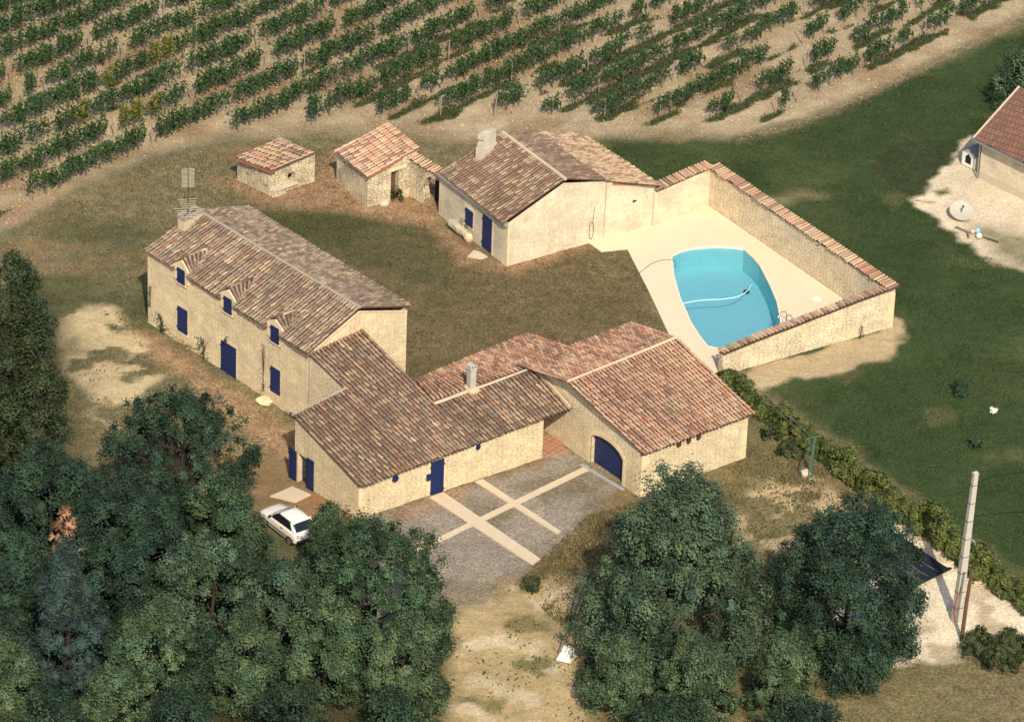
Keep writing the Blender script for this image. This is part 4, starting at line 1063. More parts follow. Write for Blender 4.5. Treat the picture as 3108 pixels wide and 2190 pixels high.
mb.face([w1(o0, -.3), w1(o1, -.3), w1(o1, oz0), w1(o0, oz0)]); mb.face([w1(o0, oz1), w1(o1, oz1), w1(o1, 1.84), w1(o0, 1.80)])
for q in ([w1(o0, oz0), w1(o0, oz1), w1(o0, oz1, -.35), w1(o0, oz0, -.35)], [w1(o1, oz0), w1(o1, oz0, -.35), w1(o1, oz1, -.35), w1(o1, oz1)], [w1(o0, oz0), w1(o0, oz0, -.35), w1(o1, oz0, -.35), w1(o1, oz0)], [w1(o0, oz1), w1(o1, oz1), w1(o1, oz1, -.35), w1(o0, oz1, -.35)]): mb.face(q)
mb.face([xyz(Rr, -.3), xyz(Bk, -.3), xyz(Bk, 2.0), xyz(Rr, 1.98)]); mb.face([xyz(Bk, -.3), xyz(Lf, -.3), xyz(Lf, 1.62), xyz(Bk, 2.0)])
mb.build('wall', M['stone_ruin'], sh1)
mb = MB(); mb.prism([w1(o0 - .1, oz0 - .1, -.36), w1(o1 + .1, oz0 - .1, -.36), w1(o1 + .1, oz1 + .1, -.36), w1(o0 - .1, oz1 + .1, -.36)], along((0, 0), h1, 0, .01)); mb.build('opening', M['dark'], sh1)
mb = MB(); mb.prism([w1(.1, .28, -.02), w1(2.0, .30, -.02), w1(2.0, .44, -.02), w1(.1, .42, -.02)], along((0, 0), h1, 0, .22)); mb.build('stone_ledge', M['block'], sh1)
mb = MB(); mb.prism([w1(-.02, -.2, -.1), w1(1.15, -.2, -.1), w1(.95, .22, -.1), w1(.1, .26, -.1)], along((0, 0), h1, 0, .42)); mb.build('footing', M['stone_ruin'], sh1)
tl = Tiles(); tl.patch((-17.95, 21.35, 1.78), (-15.42, 19.45, 1.86), (-12.86, 21.75, 2.10), (-15.40, 23.3, 2.08), 'shed_low', 71, tl=.46, pitch=.29, w=.11)
tl.build('roof', sh1)
mb = MB(); mb.prism([(-17.98, 21.28, 1.66), (-15.44, 19.36, 1.74), (-15.44, 19.36, 1.88), (-17.98, 21.28, 1.80)], (.06, .08, 0)); mb.build('verge_tile', plain('terracotta_edge', (0.26, 0.10, 0.06), .85, .25, 5), sh1)
for k, (px_, py_, s) in enumerate(((-15.75, 19.35, .34), (-15.55, 19.05, .30))):
    pass

sh2 = thing('shed', 'taller ruined stone shed with pink tiled lean-to roof and narrow doorway', 'shed', (-9, 20.5, 0))
f2, l2, r2 = np.array([-9.40, 18.70]), np.array([-11.50, 22.10]), np.array([-6.45, 20.75]); b2 = r2 + l2 - f2
h2 = math.atan2(r2[1] - f2[1], r2[0] - f2[0]); W2_ = np.linalg.norm(r2 - f2); w2 = lambda s, z, d=0: along(f2, h2, s, d, z)
mb = MB(); dd0, dd1, dt = 1.72, 2.30, 2.02
zt = lambda s: 2.18 + (3.02 - 2.18) * s / W2_
mb.face([w2(0, -.4), w2(dd0, -.4), w2(dd0, zt(dd0)), w2(0, zt(0))]); mb.face([w2(dd0, dt), w2(dd1, dt), w2(dd1, zt(dd1)), w2(dd0, zt(dd0))]); mb.face([w2(dd1, -.4), w2(W2_, -.4), w2(W2_, zt(W2_)), w2(dd1, zt(dd1))])
mb.face([w2(dd0, -.4), w2(dd0, dt), w2(dd0, dt, -.45), w2(dd0, -.4, -.45)]); mb.face([w2(dd1, -.4), w2(dd1, -.4, -.45), w2(dd1, dt, -.45), w2(dd1, dt)]); mb.face([w2(dd0, dt), w2(dd1, dt), w2(dd1, dt, -.45), w2(dd0, dt, -.45)])
mb.face([xyz(l2, -.4), xyz(f2, -.4)] + jag(f2, l2, 2.14, 2.12, 5)); mb.face([xyz(r2, -.4), xyz(b2, -.4), xyz(b2, 3.0), xyz(r2, 3.0)]); mb.face([xyz(b2, -.4), xyz(l2, -.4), xyz(l2, 2.12), xyz(b2, 3.0)])
mb.build('wall', M['stone_ruin'], sh2)
mb = MB(); mb.prism([w2(1.55, dt, -.1), w2(2.85, dt + .08, -.1), w2(2.85, dt + .28, -.1), w2(1.55, dt + .20, -.1)], along((0, 0), h2, 0, .14)); mb.build('lintel', M['dressed'], sh2)
mb = MB(); mb.prism([w2(dd0 + .02, -.1, -.42), w2(dd1 - .02, -.1, -.42), w2(dd1 - .02, dt, -.42), w2(dd0 + .02, dt, -.42)], along((0, 0), h2, 0, .04)); mb.build('door', M['wood_brown'], sh2)
mb = MB(); mb.lathe(w2(1.15, -.1, .12), [(.36, 0), (.42, .2), (.34, .42), (.1, .5)], 9); mb.build('buttress_stone', M['boulder'], sh2)
tl = Tiles(); tl.patch((-11.62, 21.90, 2.24), (-9.42, 18.42, 2.24), (-6.27, 21.05, 3.10), (-8.42, 24.45, 3.10), 'shed', 72, tl=.50, pitch=.30, w=.115); tl.build('roof', sh2)
mb = MB(); mb.prism([(-9.45, 18.38, 2.08), (-6.30, 20.98, 2.95), (-6.30, 20.98, 3.08), (-9.45, 18.38, 2.21)], (-.05, .06, 0)); mb.build('verge_tile', plain('terracotta_edge_two', (0.30, 0.12, 0.07), .85, .25, 5), sh2)

rw = thing('ruined_wall', 'broken stone wall with slanting tile coping between taller shed and cottage', 'wall', (-6, 19.8, 0))
a, b = np.array([-6.85, 20.55]), np.array([-4.95, 18.35]); hb = math.atan2(b[1] - a[1], b[0] - a[0]); Lb = np.linalg.norm(b - a)
wq = lambda s, z, d=0: along(a, hb, s, d, z)
mb = MB(); mb.prism([wq(0, -.4), wq(1.28, -.4), wq(1.50, .35), wq(1.30, 1.1), wq(1.55, 1.75), wq(1.9, 2.1), wq(Lb, 2.2), wq(Lb, 2.52), wq(0, 2.52)], along((0, 0), hb, 0, -.5)); mb.build('masonry', M['stone_ruin'], rw)
mb = MB(); mb.prism([wq(1.45, -.3, -.9), wq(Lb + .1, -.3, -.9), wq(Lb + .1, 2.0, -.9), wq(1.45, 2.0, -.9)], along((0, 0), hb, 0, -.05)); mb.build('passage_shade', M['dark'], rw)  # near-black sheet standing in for the shade inside the passage
tl = Tiles(); tl.patch(wq(-.1, 2.52, .12), wq(Lb + .15, 2.52, .12), wq(Lb + .15, 2.72, -.62), wq(-.1, 2.72, -.62), 'shed', 73, tl=.8, pitch=.27); tl.build('coping', rw)

# ---------------------------------------------------------------- wall round the pool
pw = thing('pool_wall', 'stone wall with slanted tile coping on three sides of the pool terrace', 'wall', (16, 10, 0))
wi = np.array([11.90, 20.72]); wo = np.array([22.05, 5.52]); hr_ = math.atan2(-11.88, 8.27)
ur = np.array([math.cos(hr_), math.sin(hr_)]); nr_ = np.array([-ur[1], ur[0]])          # nr_ points outwards (right/back)
wb0 = np.array([8.45, 17.55])
ub = (wi - wb0) / np.linalg.norm(wi - wb0); nbk = np.array([-ub[1], ub[0]])
wf = np.array([12.35, -0.70]); uf = (wf - wo) / np.linalg.norm(wf - wo); nf = np.array([uf[1], -uf[0]])
if nf @ (np.array([14, 8]) - wo) < 0: nf = -nf                                        # towards the pool
Tk = 0.46
corner_in = wo + nf * Tk
mb = MB(); mb.prism([xyz(wb0, -.5), xyz(wi + nr_ * Tk, -.5), xyz(wi + nr_ * Tk, 2.62), xyz(wb0, 2.42)], (*(nbk * Tk), 0)); mb.build('back_wall', M['render_old'], pw)
wr1 = wi + ur * (float((wo - wi) @ ur))
mb = MB(); mb.prism([xyz(wi, -.5), xyz(wr1, -.5), xyz(wr1, 2.58), xyz(wi, 2.60)], (*(nr_ * Tk), 0)); mb.build('side_wall', M['stone_rubble'], pw)
wo2 = wr1 + nr_ * Tk
mb = MB(); mb.prism([xyz(wo2, -.8), xyz(wf, -.8), xyz(wf, 1.30), xyz(wf * .75 + wo2 * .25, 1.66), xyz(wf * .5 + wo2 * .5, 1.98), xyz(wo2, 2.56)], (*(nf * (Tk - .02)), 0)); mb.build('front_wall', M['stone_rubble'], pw)
fo_th = math.atan2(-uf[1], -uf[0]); quoins(wf, fo_th, np.linalg.norm(wo2 - wf) + .0, 2.4, pw, -1, seed=31)
quoins(wo2, hr_ + math.pi, 0, 2.4, pw, 1, seed=32); 
tl = Tiles()
def cop(a, b, za, zb, nrm, seed, wdt=.66, lo=.06, hi=.24):
    """nrm: direction from the low inner edge to the high outer edge"""
    tl.patch(xyz(a - nrm * .14, za + lo), xyz(b - nrm * .14, zb + lo), xyz(b + nrm * wdt, zb + hi), xyz(a + nrm * wdt, za + hi), 'coping', seed, tl=.85, pitch=.265, w=.115, off_sheet=.03)
cop(wb0 + ub * .1, wi + nr_ * .2, 2.42, 2.60, nbk, 81)
cop(wi, wr1 + ur * .12, 2.60, 2.58, nr_, 82)
tl.build('coping', pw)
tl = Tiles(); iw, jw_ = wo2 + nf * Tk, wf + nf * Tk
cop(jw_, jw_ * .5 + iw * .5, 1.30, 1.98, -nf, 83, .54, .02, .16); cop(jw_ * .5 + iw * .5, iw, 1.98, 2.56, -nf, 84, .54, .02, .16); tl.build('coping', pw)
mb = MB(); mb.tube([(20.7, 4.35, -.1), (20.75, 4.3, .95)], .03, 6); mb.tube([(20.9, 4.5, -.1), (20.82, 4.42, .8)], .022, 6); tag(mb.build('iron_stake', M['iron']), 'pair of thin rusty stakes standing against the outer pool wall', 'stake')

# ---------------------------------------------------------------- pool
pl = thing('swimming_pool', 'turquoise swimming pool with curved sides in the pale terrace', 'swimming pool', (12.8, 8.5, 0))
mb = MB(); n = len(POOL); inn = inset(POOL, -.02)
for i in range(n):
    j = (i + 1) % n
    mb.face([(*POOL[i], .03), (*POOL[j], .03), (*POOL[j], -1.55), (*POOL[i], -1.55)])
mb.build('basin_wall', M['liner'], pl)
fl_ = flat('basin_floor', [(x, y) for x, y in POOL], -1.5, M['liner'], kind=None, parent=pl)
wt = flat('water', inset(POOL, .003), -0.12, M['water'], kind=None, parent=pl)
cp = flat('pool_coping', inset(POOL, -.12), 0.046, plain('coping_stone', (0.67, 0.55, 0.39), .85, .06, 4, .1), [inset(POOL, .03)], 0.12, kind=None, parent=pl)
ld = thing('pool_ladder', 'bent steel pool ladder with two handrails at the near corner', 'ladder', (16.0, 5.4, 0))
lu = np.array([.80, .60]); lw_ = np.array([-.60, .80])
for e in (-.26, .26):
    c_ = np.array([15.98, 5.35]) + lw_ * e
    pts = [xyz(c_ - lu * .12, -.9), xyz(c_ - lu * .12, .1), xyz(c_ - lu * .02, .55), xyz(c_ + lu * .22, .85), xyz(c_ + lu * .50, .82), xyz(c_ + lu * .66, .55), xyz(c_ + lu * .68, .03)]
    mb = MB(); mb.tube(pts, .028, 7); mb.build('handrail', M['chrome'], ld)
for z in (-.3, -.6): mb = MB(); mb.tube([xyz(np.array([15.98, 5.35]) - lu * .12 - lw_ * .26, z), xyz(np.array([15.98, 5.35]) - lu * .12 + lw_ * .26, z)], .03, 6); mb.build('rung', M['chrome'], ld)
def spline(pts, n=40):
    P = np.array(pts, float); t_ = np.concatenate([[0], np.cumsum(np.linalg.norm(np.diff(P, axis=0), axis=1))]); q = np.linspace(0, t_[-1], n)
    o = np.stack([np.interp(q, t_, P[:, k]) for k in range(P.shape[1])], 1)
    for _ in range(4): o[1:-1] = (o[:-2] + 2 * o[1:-1] + o[2:]) / 4
    return o
mb = MB(); mb.tube([(x, y, -.10) for x, y in spline([(10.15, 8.0), (10.76, 8.32), (11.43, 8.55), (12.53, 8.72), (13.46, 9.06), (14.06, 9.72), (14.38, 10.71)])], .032, 6); tag(mb.build('pool_hose', plain('hose_plastic', (.42, .62, .62), .6, .1)), 'pale floating cleaner hose curving across the pool water', 'hose')
mb = MB(); mb.tube([(x, y, .055) for x, y in spline([(7.3, 10.9), (8.27, 12.61), (8.7, 13.0), (9.13, 13.25), (9.70, 13.25), (9.85, 12.73), (9.72, 12.19)])], .016, 5); tag(mb.build('cable', M['iron']), 'thin dark cable looping over the pale terrace into the pool', 'cable')
mb = MB(); mb.lathe((14.2, 12.2, -1.5), [(.16, 0), (.2, .06), (.17, .16), (.06, .22)], 10); mb.tube([(14.2, 12.2, -1.3), (14.38, 11.4, -.5), (14.4, 10.75, -.11)], .02, 5); tag(mb.build('pool_cleaner', M['iron']), 'small dark pool cleaner on the turquoise pool floor', 'pool cleaner')
mb = MB(); mb.lathe((18.3, 9.0, .03), [(.30, 0), (.30, .015), (.26, .02)], 20); tag(mb.build('skimmer_lid', M['white_plastic']), 'round white skimmer lid set in the terrace near the wall', 'lid')

# ------------------------------------------------------------------ white hatchback
car = thing('parked_car', 'white three door hatchback parked under the trees beside the annex', 'car', (-12.0, -19.75, -.12))
CX = np.array([-11.95, -19.85, float(gz(-12, -19.8)) - .03]); cf = np.array([-.62, .785, 0]); cl = np.array([-.785, -.62, 0])   # forward, left
def cpt(f, l, z): return CX + cf * f + cl * l + np.array([0, 0, z])
def loft(secs, mat, name, parent, smooth=True, close=True):
    mb = MB(); R = [[mb.vert(p) for p in s] for s in secs]; n = len(R[0])
    for a, b in zip(R[:-1], R[1:]):
        for i in range(n if close else n - 1):
            mb.f.append([a[i], a[(i + 1) % n], b[(i + 1) % n], b[i]]); mb.mi.append(0)
    mb.f.append(R[0][::-1]); mb.mi.append(0); mb.f.append(R[-1]); mb.mi.append(0)
    return mb.build(name, mat, parent, smooth)
def sec(f, hw, zb, zt, crown=.03):
    return [cpt(f, -hw * .92, zb), cpt(f, -hw, zb + .12), cpt(f, -hw, zt - .16), cpt(f, -hw * .95, zt - .03), cpt(f, -hw * .5, zt + crown * .7), cpt(f, 0, zt + crown), cpt(f, hw * .5, zt + crown * .7), cpt(f, hw * .95, zt - .03), cpt(f, hw, zt - .16), cpt(f, hw, zb + .12), cpt(f, hw * .92, zb)]
body = loft([sec(1.86, .60, .36, .62), sec(1.80, .72, .26, .68), sec(1.55, .79, .22, .76), sec(.95, .82, .20, .88), sec(.55, .82, .20, .93), sec(0, .82, .20, .94), sec(-1.0, .82, .20, .95), sec(-1.5, .80, .22, .93), sec(-1.74, .76, .28, .88), sec(-1.80, .68, .36, .80)], M['car_white'], 'body', car)
def rsec(f, hw, z, cr=.035): return [cpt(f, -hw, z - .06), cpt(f, -hw * .94, z - .01), cpt(f, -hw * .5, z + cr * .8), cpt(f, 0, z + cr), cpt(f, hw * .5, z + cr * .8), cpt(f, hw * .94, z - .01), cpt(f, hw, z - .06), cpt(f, hw * .9, z - .09), cpt(f, 0, z - .05), cpt(f, -hw * .9, z - .09)]
loft([rsec(.16, .56, 1.33), rsec(-.1, .585, 1.37), rsec(-.6, .59, 1.385), rsec(-1.1, .57, 1.36), rsec(-1.30, .555, 1.31)], M['car_white'], 'roof_panel', car)
def strip(pts, w, mat, name, parent):
    mb = MB()
    for p, q in zip(pts[:-1], pts[1:]):
        mb.tube([p, q], w, 6)
    return mb.build(name, mat, parent)
def pane(pts, name, parent, mat=None, push=(0, 0, 0.012)):
    mb = MB(); mb.prism(pts, push); return mb.build(name, mat or M['glass'], parent)
pane([cpt(.72, -.70, .94), cpt(.72, .70, .94), cpt(.16, .55, 1.32), cpt(.16, -.55, 1.32)], 'windscreen', car, plain('windscreen_glass', (.16, .14, .13), .15, .1, 3, .6))
pane([cpt(-1.30, -.53, 1.30), cpt(-1.30, .53, 1.30), cpt(-1.66, .63, .96), cpt(-1.66, -.63, .96)], 'rear_window', car)
for sd in (-1, 1):
    pane([cpt(.56, sd * .775, .96), cpt(.14, sd * .585, 1.30), cpt(-.55, sd * .60, 1.32), cpt(-1.10, sd * .62, 1.24), cpt(-1.38, sd * .75, .98)], 'side_window', car, push=tuple(cl * .02 * sd))
    strip([cpt(.74, sd * .74, .93), cpt(.16, sd * .57, 1.32)], .025, M['car_white'], 'windscreen_pillar', car)
    strip([cpt(-1.12, sd * .60, 1.30), cpt(-1.42, sd * .72, 1.08), cpt(-1.64, sd * .72, .93)], .07, M['car_white'], 'rear_pillar', car)
    strip([cpt(1.6, sd * .80, .46), cpt(.9, sd * .835, .47), cpt(-.9, sd * .835, .47), cpt(-1.6, sd * .80, .47)], .022, M['rubber'], 'side_moulding', car)
    mb = MB(); mb.prism([cpt(-.42, sd * .82, .74), cpt(-.42, sd * .82, .80), cpt(-.58, sd * .82, .80), cpt(-.58, sd * .82, .74)], tuple(cl * .018 * sd)); mb.build('door_handle', M['rubber'], car)
    mb = MB(); mb.prism([cpt(.50, sd * .82, .96), cpt(.62, sd * .82, .96), cpt(.60, sd * .82, 1.06), cpt(.50, sd * .82, 1.06)], tuple(cl * .12 * sd)); mb.build('wing_mirror', M['rubber'], car)
    for f in (1.18, -1.22):
        def disc(r, a, b, n=18): return [[cpt(f + r * math.cos(q), sd * a, .27 + r * math.sin(q)) for q in np.linspace(0, 2 * math.pi, n, endpoint=False)], [cpt(f + r * math.cos(q), sd * b, .27 + r * math.sin(q)) for q in np.linspace(0, 2 * math.pi, n, endpoint=False)]]
        wl = loft(disc(.29, .64, .835), M['rubber'], 'wheel', car, False)
        loft(disc(.19, .70, .845), M['metal'], 'hubcap', wl, False)
strip([cpt(1.80, -.66, .36), cpt(1.87, -.3, .36), cpt(1.87, .3, .36), cpt(1.80, .66, .36)], .075, M['rubber'], 'front_bumper', car)
strip([cpt(-1.80, -.70, .40), cpt(-1.84, 0, .40), cpt(-1.80, .70, .40)], .085, M['rubber'], 'rear_bumper', car)
strip([cpt(.74, -.66, .945), cpt(.80, 0, .96), cpt(.74, .66, .945)], .018, M['rubber'], 'wiper', car)
for sd in (-1, 1):
    pane([cpt(1.74, sd * .38, .54), cpt(1.74, sd * .66, .54), cpt(1.72, sd * .66, .64), cpt(1.72, sd * .38, .64)], 'headlight', car, M['metal'], tuple(cf * .10))
    pane([cpt(-1.72, sd * .52, .66), cpt(-1.72, sd * .70, .66), cpt(-1.70, sd * .70, .84), cpt(-1.70, sd * .52, .84)], 'tail_light', car, plain('red_lens', (.30, .02, .015), .3, .1), tuple(-cf * .085))

# ------------------------------------------------------------------ foliage tools
def leaf_quads(cent, size, r, nrm=None, flat_=0.0, e=.62):
    """random leaf-sized quads at the given centres"""
    n = len(cent)
    a = r.normal(size=(n, 3)); 
    if nrm is not None: a = a * (1 - flat_) + nrm * flat_ * 1.6
    a /= np.linalg.norm(a, axis=1, keepdims=True) + 1e-9
    b = r.normal(size=(n, 3)); b -= (b * a).sum(1, keepdims=True) * a; b /= np.linalg.norm(b, axis=1, keepdims=True) + 1e-9
    c = np.cross(a, b)
    s = size * (0.65 + 0.7 * r.random((n, 1)))
    v = np.stack([cent - b * s * .5, cent + c * s * .5 * e, cent + b * s * .5, cent - c * s * .5 * e], 1)
    return v.reshape(-1, 3), np.arange(n * 4).reshape(n, 4)

def crown(name, h, rad, base, mat, seed, clumps=260, per=60, leaf=0.26, shape='oak', spread=.52, fill=.38):
    r = np.random.default_rng(seed)
    if shape == 'poplar': R = lambda t_: np.clip(np.sin(np.pi * np.clip(t_, .02, .99) ** .8) ** .55, .12, 1)
    elif shape == 'pine': R = lambda t_: np.clip((1 - t_) ** .85 * (0.75 + .25 * np.cos(t_ * 28)), .03, 1)
    elif shape == 'bush': R = lambda t_: np.sqrt(np.clip(1 - (t_ * .98) ** 2, .03, 1))
    elif shape == 'cone': R = lambda t_: np.clip(1.08 * (1 - t_) ** .62 * np.clip(t_ * 6 + .45, 0, 1), .08, 1)
    else: R = lambda t_: np.clip(np.sqrt(np.clip(1 - (1.62 * (t_ - .38)) ** 2, 0.03, 1)), .15, 1)
    # big boughs give the uneven outline, clumps sit on them
    nb = max(6, clumps // 14)
    tb_ = r.random(nb) ** 1.05; ab = r.random(nb) * 2 * math.pi; hb_ = h - base
    rb_ = R(tb_) * rad * (.50 + .45 * r.random(nb) ** .5)
    bough = np.stack([np.cos(ab) * rb_, np.sin(ab) * rb_, base + tb_ * hb_], 1)
    bs = rad * (.20 + .20 * r.random(nb))
    k = r.integers(nb, size=clumps)
    d = r.normal(size=(clumps, 3)); d /= np.linalg.norm(d, axis=1, keepdims=True)
    d[:, 2] = d[:, 2] * .75 + .12
    cc_ = bough[k] + d * (bs[k] * (.55 + .55 * r.random(clumps)))[:, None]
    nf = int(clumps * fill)
    if nf:
        tf = r.random(nf); af = r.random(nf) * 2 * math.pi; rf = R(tf) * rad * (.50 + .42 * r.random(nf))
        cc_[:nf] = np.stack([np.cos(af) * rf, np.sin(af) * rf, base + tf * hb_ * .97], 1)
    cc_[:, 2] = np.maximum(cc_[:, 2], base * .6 + .15)
    zm = cc_[:, 2].max(); lim_z = h - spread * .35
    if zm > lim_z: cc_[:, 2] = base * .6 + (cc_[:, 2] - base * .6) * (lim_z - base * .6) / (zm - base * .6)
    tt_ = np.clip((cc_[:, 2] - base) / hb_, 0, 1.0)
    lim = R(tt_) * rad * 1.0; rr_ = np.hypot(cc_[:, 0], cc_[:, 1]); f = np.minimum(1, lim / (rr_ + 1e-6)); cc_[:, :2] *= f[:, None]
    kk = np.repeat(np.arange(clumps), per)
    sig = spread * (.6 + .7 * r.random(clumps))
    p = cc_[kk] + r.normal(size=(len(kk), 3)) * sig[kk][:, None] * np.array([.37, .37, .44])
    out = p - np.array([0, 0, base + hb_ * .35]); out /= np.linalg.norm(out, axis=1, keepdims=True) + 1e-9
    out[:, 2] += .45; loc = p - cc_[kk]; loc /= np.linalg.norm(loc, axis=1, keepdims=True) + 1e-9; out = out * .6 + loc * .8; out[:, 2] += .2
    V, F = leaf_quads(p, leaf, r, out, .66, .24 if shape == 'pine' else .62)
    tint = (0.42 + 1.10 * r.random((clumps, 1)) ** 1.2)[kk] * (0.82 + .36 * r.random((len(kk), 1)))
    hue = r.normal(0, .06, (clumps, 1))[kk]
    col = tint * np.concatenate([1 + hue * 1.5, 1 + hue * .4, 1 - hue], 1)
    return np_mesh(name, V, F, mat, np.repeat(col, 4, 0)), cc_

def limbs(h, rad, base, cc_, seed, mat, n=14, tr=.2):
    r = random.Random(seed); mb = MB()
    top_ = h * .72
    bend = [(0, 0, -.3), (r.uniform(-.1, .1) * rad * .3, r.uniform(-.1, .1) * rad * .3, h * .22), (r.uniform(-.2, .2) * rad * .4, r.uniform(-.2, .2) * rad * .4, h * .5), (r.uniform(-.2, .2) * rad * .4, r.uniform(-.2, .2) * rad * .4, top_)]
    mb.tube(bend, [tr * 1.25, tr, tr * .62, tr * .2], 8)
    for i in r.sample(range(len(cc_)), min(n, len(cc_))):
        e = cc_[i]; zz = min(max(base * .5 + .3, e[2] - r.uniform(.25, .55) * (abs(e[0]) + abs(e[1])) - .2), top_)
        q = np.interp(zz, [b[2] for b in bend], range(4)); j = min(int(q), 2); fr = q - j
        s0 = np.array(bend[j]) * (1 - fr) + np.array(bend[j + 1]) * fr
        mid_ = (s0 + e) / 2 + np.array([0, 0, .15 * rad * .3])
        mb.tube([s0, mid_, e], [tr * .42, tr * .24, tr * .07], 5, False)
    return mb

def tree(name, label, x, y, h, rad, mat, seed, base=None, shape='oak', cat='tree', group=None, clumps=260, per=60, leaf=.15, tr=None, crown_name='crown', spread=.52, nl=14, fill=.38):
    base = h * .14 if base is None else base
    z = float(gz(x, y)); root = thing(name, label, cat, (x, y, z), group)
    me, cc_ = crown(crown_name, h, rad, base, mat, seed, clumps, per, leaf, shape, spread, fill)
    c = link(crown_name, me, root)
    mb = limbs(h, rad, base, cc_[int(len(cc_) * fill):], seed, M['bark'], nl, tr or h * .017)
    ROOT[root] = Vector((0, 0, 0)); mb.build('trunk', M['bark'], root); ROOT[root] = Vector((x, y, z))
    return root

# ------------------------------------------------------------------ trees
tree('oak_tree', 'large full oak in front of the barn, biggest tree in the picture', 8.9, -31.0, 11.9, 5.7, M['leaf_blue'], 11, base=.8, shape='cone', clumps=900, per=115, leaf=.155, spread=.6)
tree('oak_tree', 'dark rounded oak at lower right between the black mat and the largest oak', 18.2, -30.2, 9.3, 4.2, M['leaf_oak_dark'], 12, base=.3, clumps=720, per=106, leaf=.15, spread=.55)
tree('oak_tree', 'bushy oak at the near corner of the annex left of the gravel yard', -6.7, -33.0, 8.9, 4.3, M['leaf_oak'], 13, base=.5, clumps=600, per=106, leaf=.15)
tree('oak_tree', 'small oak in front of the annex gable beside the white car', -9.25, -26.2, 5.7, 1.5, M['leaf_oak'], 14, base=.9, clumps=110, per=103, leaf=.145, spread=.42)
tree('oak_tree', 'airy spreading oak standing alone below the long farmhouse front', -17.9, -21.3, 9.2, 4.5, M['leaf_oak_dark'], 15, base=2.2, clumps=380, per=99, leaf=.145, spread=.46, nl=26, fill=.12)
for x, y, h, rd, sd, lb in ((-27.2, -17.0, 15.2, 1.45, 21, 'tall narrow poplar, tallest of the four at the left edge'), (-25.7, -17.4, 12.4, 1.3, 22, 'shortest poplar, right of the other three at the left edge'), (-28.4, -18.5, 15.4, 1.5, 23, 'tall poplar cut by the left edge of the picture'), (-26.8, -14.2, 13.4, 1.3, 24, 'poplar standing farthest back behind the other poplars')):
    tree('poplar_tree', lb, x, y, h, rd, M['leaf_poplar'], sd, base=.4, shape='poplar', group='poplars at the left edge', clumps=460, per=46, leaf=.15, spread=.5, nl=8)
WOODS = [(-24.4, -24.8, 8.0, 2.9, 'leaf_oak_dark', 31, 'dark bushy tree just below the poplars at the left edge'), (-19.2, -29.6, 7.6, 3.2, 'leaf_oak_dark', 32, 'dark broad tree in the middle of the wood, right of the dead brown shrub'),
         (-14.9, -26.4, 7.6, 2.45, 'leaf_oak', 33, 'mid green tree overhanging the white car on its left'), (-15.3, -32.6, 7.4, 3.0, 'leaf_blue', 34, 'blue green tree below the one overhanging the car'),
         (-11.5, -33.2, 6.0, 2.5, 'leaf_blue', 35, 'greyish tree left of the bushy oak at the annex corner'), (-21.2, -26.6, 6.6, 2.5, 'leaf_oak_dark', 36, 'low dark tree between the lone airy oak and the dead brown shrub'),
         (-26.6, -30.6, 7.0, 2.6, 'leaf_oak_dark', 37, 'dark tree left of the pine at the left edge'), (-23.4, -30.4, 4.0, 2.0, 'leaf_oak_dark', 38, 'dark low tree directly behind the top of the pine'),
         (-18.6, -24.6, 5.6, 2.4, 'leaf_oak_dark', 44, 'dark thicket tree at the foot of the lone airy oak'), (-11.6, -30.4, 4.4, 1.7, 'leaf_oak_dark', 45, 'low dark tree between the car and the bushy annex oak')]
for x, y, h, rd, mt, sd, lb in WOODS:
    tree('broadleaf_tree', lb, x, y, h, rd, M[mt], sd, base=.4, group='trees of the small wood at lower left', clumps=int(44 * rd * rd + 70), per=99, leaf=.15, spread=.48)
LOW = [(-17.9, -37.9, 6.6, 2.5, 51, 'pale green young tree in the foreground right of the pine'), (-13.0, -37.6, 5.5, 2.0, 52, 'pale green rounded young tree second right of the pine'), (-25.4, -39.4, 5.0, 2.0, 53, 'yellow green young tree in the lower left corner'),
       (-9.1, -36.8, 6.5, 2.2, 54, 'pale leafy young tree at the left foot of the bushy annex oak'), (-4.9, -37.2, 5.8, 2.3, 55, 'pale leafy young tree at the right foot of the bushy annex oak'), (-19.9, -41.2, 4.6, 1.7, 56, 'small yellow green tree in front of the pine'),
       (6.1, -36.6, 4.9, 1.9, 57, 'low pale bush at the left foot of the largest oak'), (10.2, -37.0, 5.0, 2.1, 58, 'low pale bush straight in front of the largest oak'), (14.6, -36.4, 5.2, 2.0, 59, 'low pale bush between the largest oak and the dark rounded oak')]
for x, y, h, rd, sd, lb in LOW:
    tree('young_tree', lb, x, y, h, rd, M['leaf_light'], sd, base=.3, shape='bush', group='pale young trees along the bottom edge', clumps=int(46 * rd * rd + 60), per=99, leaf=.145, spread=.46)
for k, (x, y, h, rd, lb) in enumerate(((-22.5, -43.5, 4.6, 2.4, 'dark bush in the bottom left corner below the pine'), (-16, -42.5, 4.2, 2.4, 'dark bush at the bottom edge below the pale young tree'), (-10.5, -41.5, 4.0, 2.3, 'dark bush at the bottom edge left of the straw patch'), (-5.6, -41.0, 3.8, 2.2, 'dark bush at the bottom edge beside the straw patch'), (9.0, -40.5, 3.6, 2.6, 'dark bush at the bottom edge below the largest oak'), (15.5, -40.5, 3.8, 2.6, 'dark bush at the bottom edge below the dark rounded oak'))):
    tree('bush', lb, x, y, h, rd, M['leaf_oak_dark'], 90 + k, base=.2, shape='bush', cat='bush', clumps=200, per=48, leaf=.15, nl=6)
tree('pine_tree', 'blue grey pine at lower left with drooping branches', -22.4, -36.9, 9.4, 3.5, M['leaf_pine'], 61, base=.6, shape='pine', cat='pine', clumps=520, per=90, leaf=.26, spread=.40, nl=30)
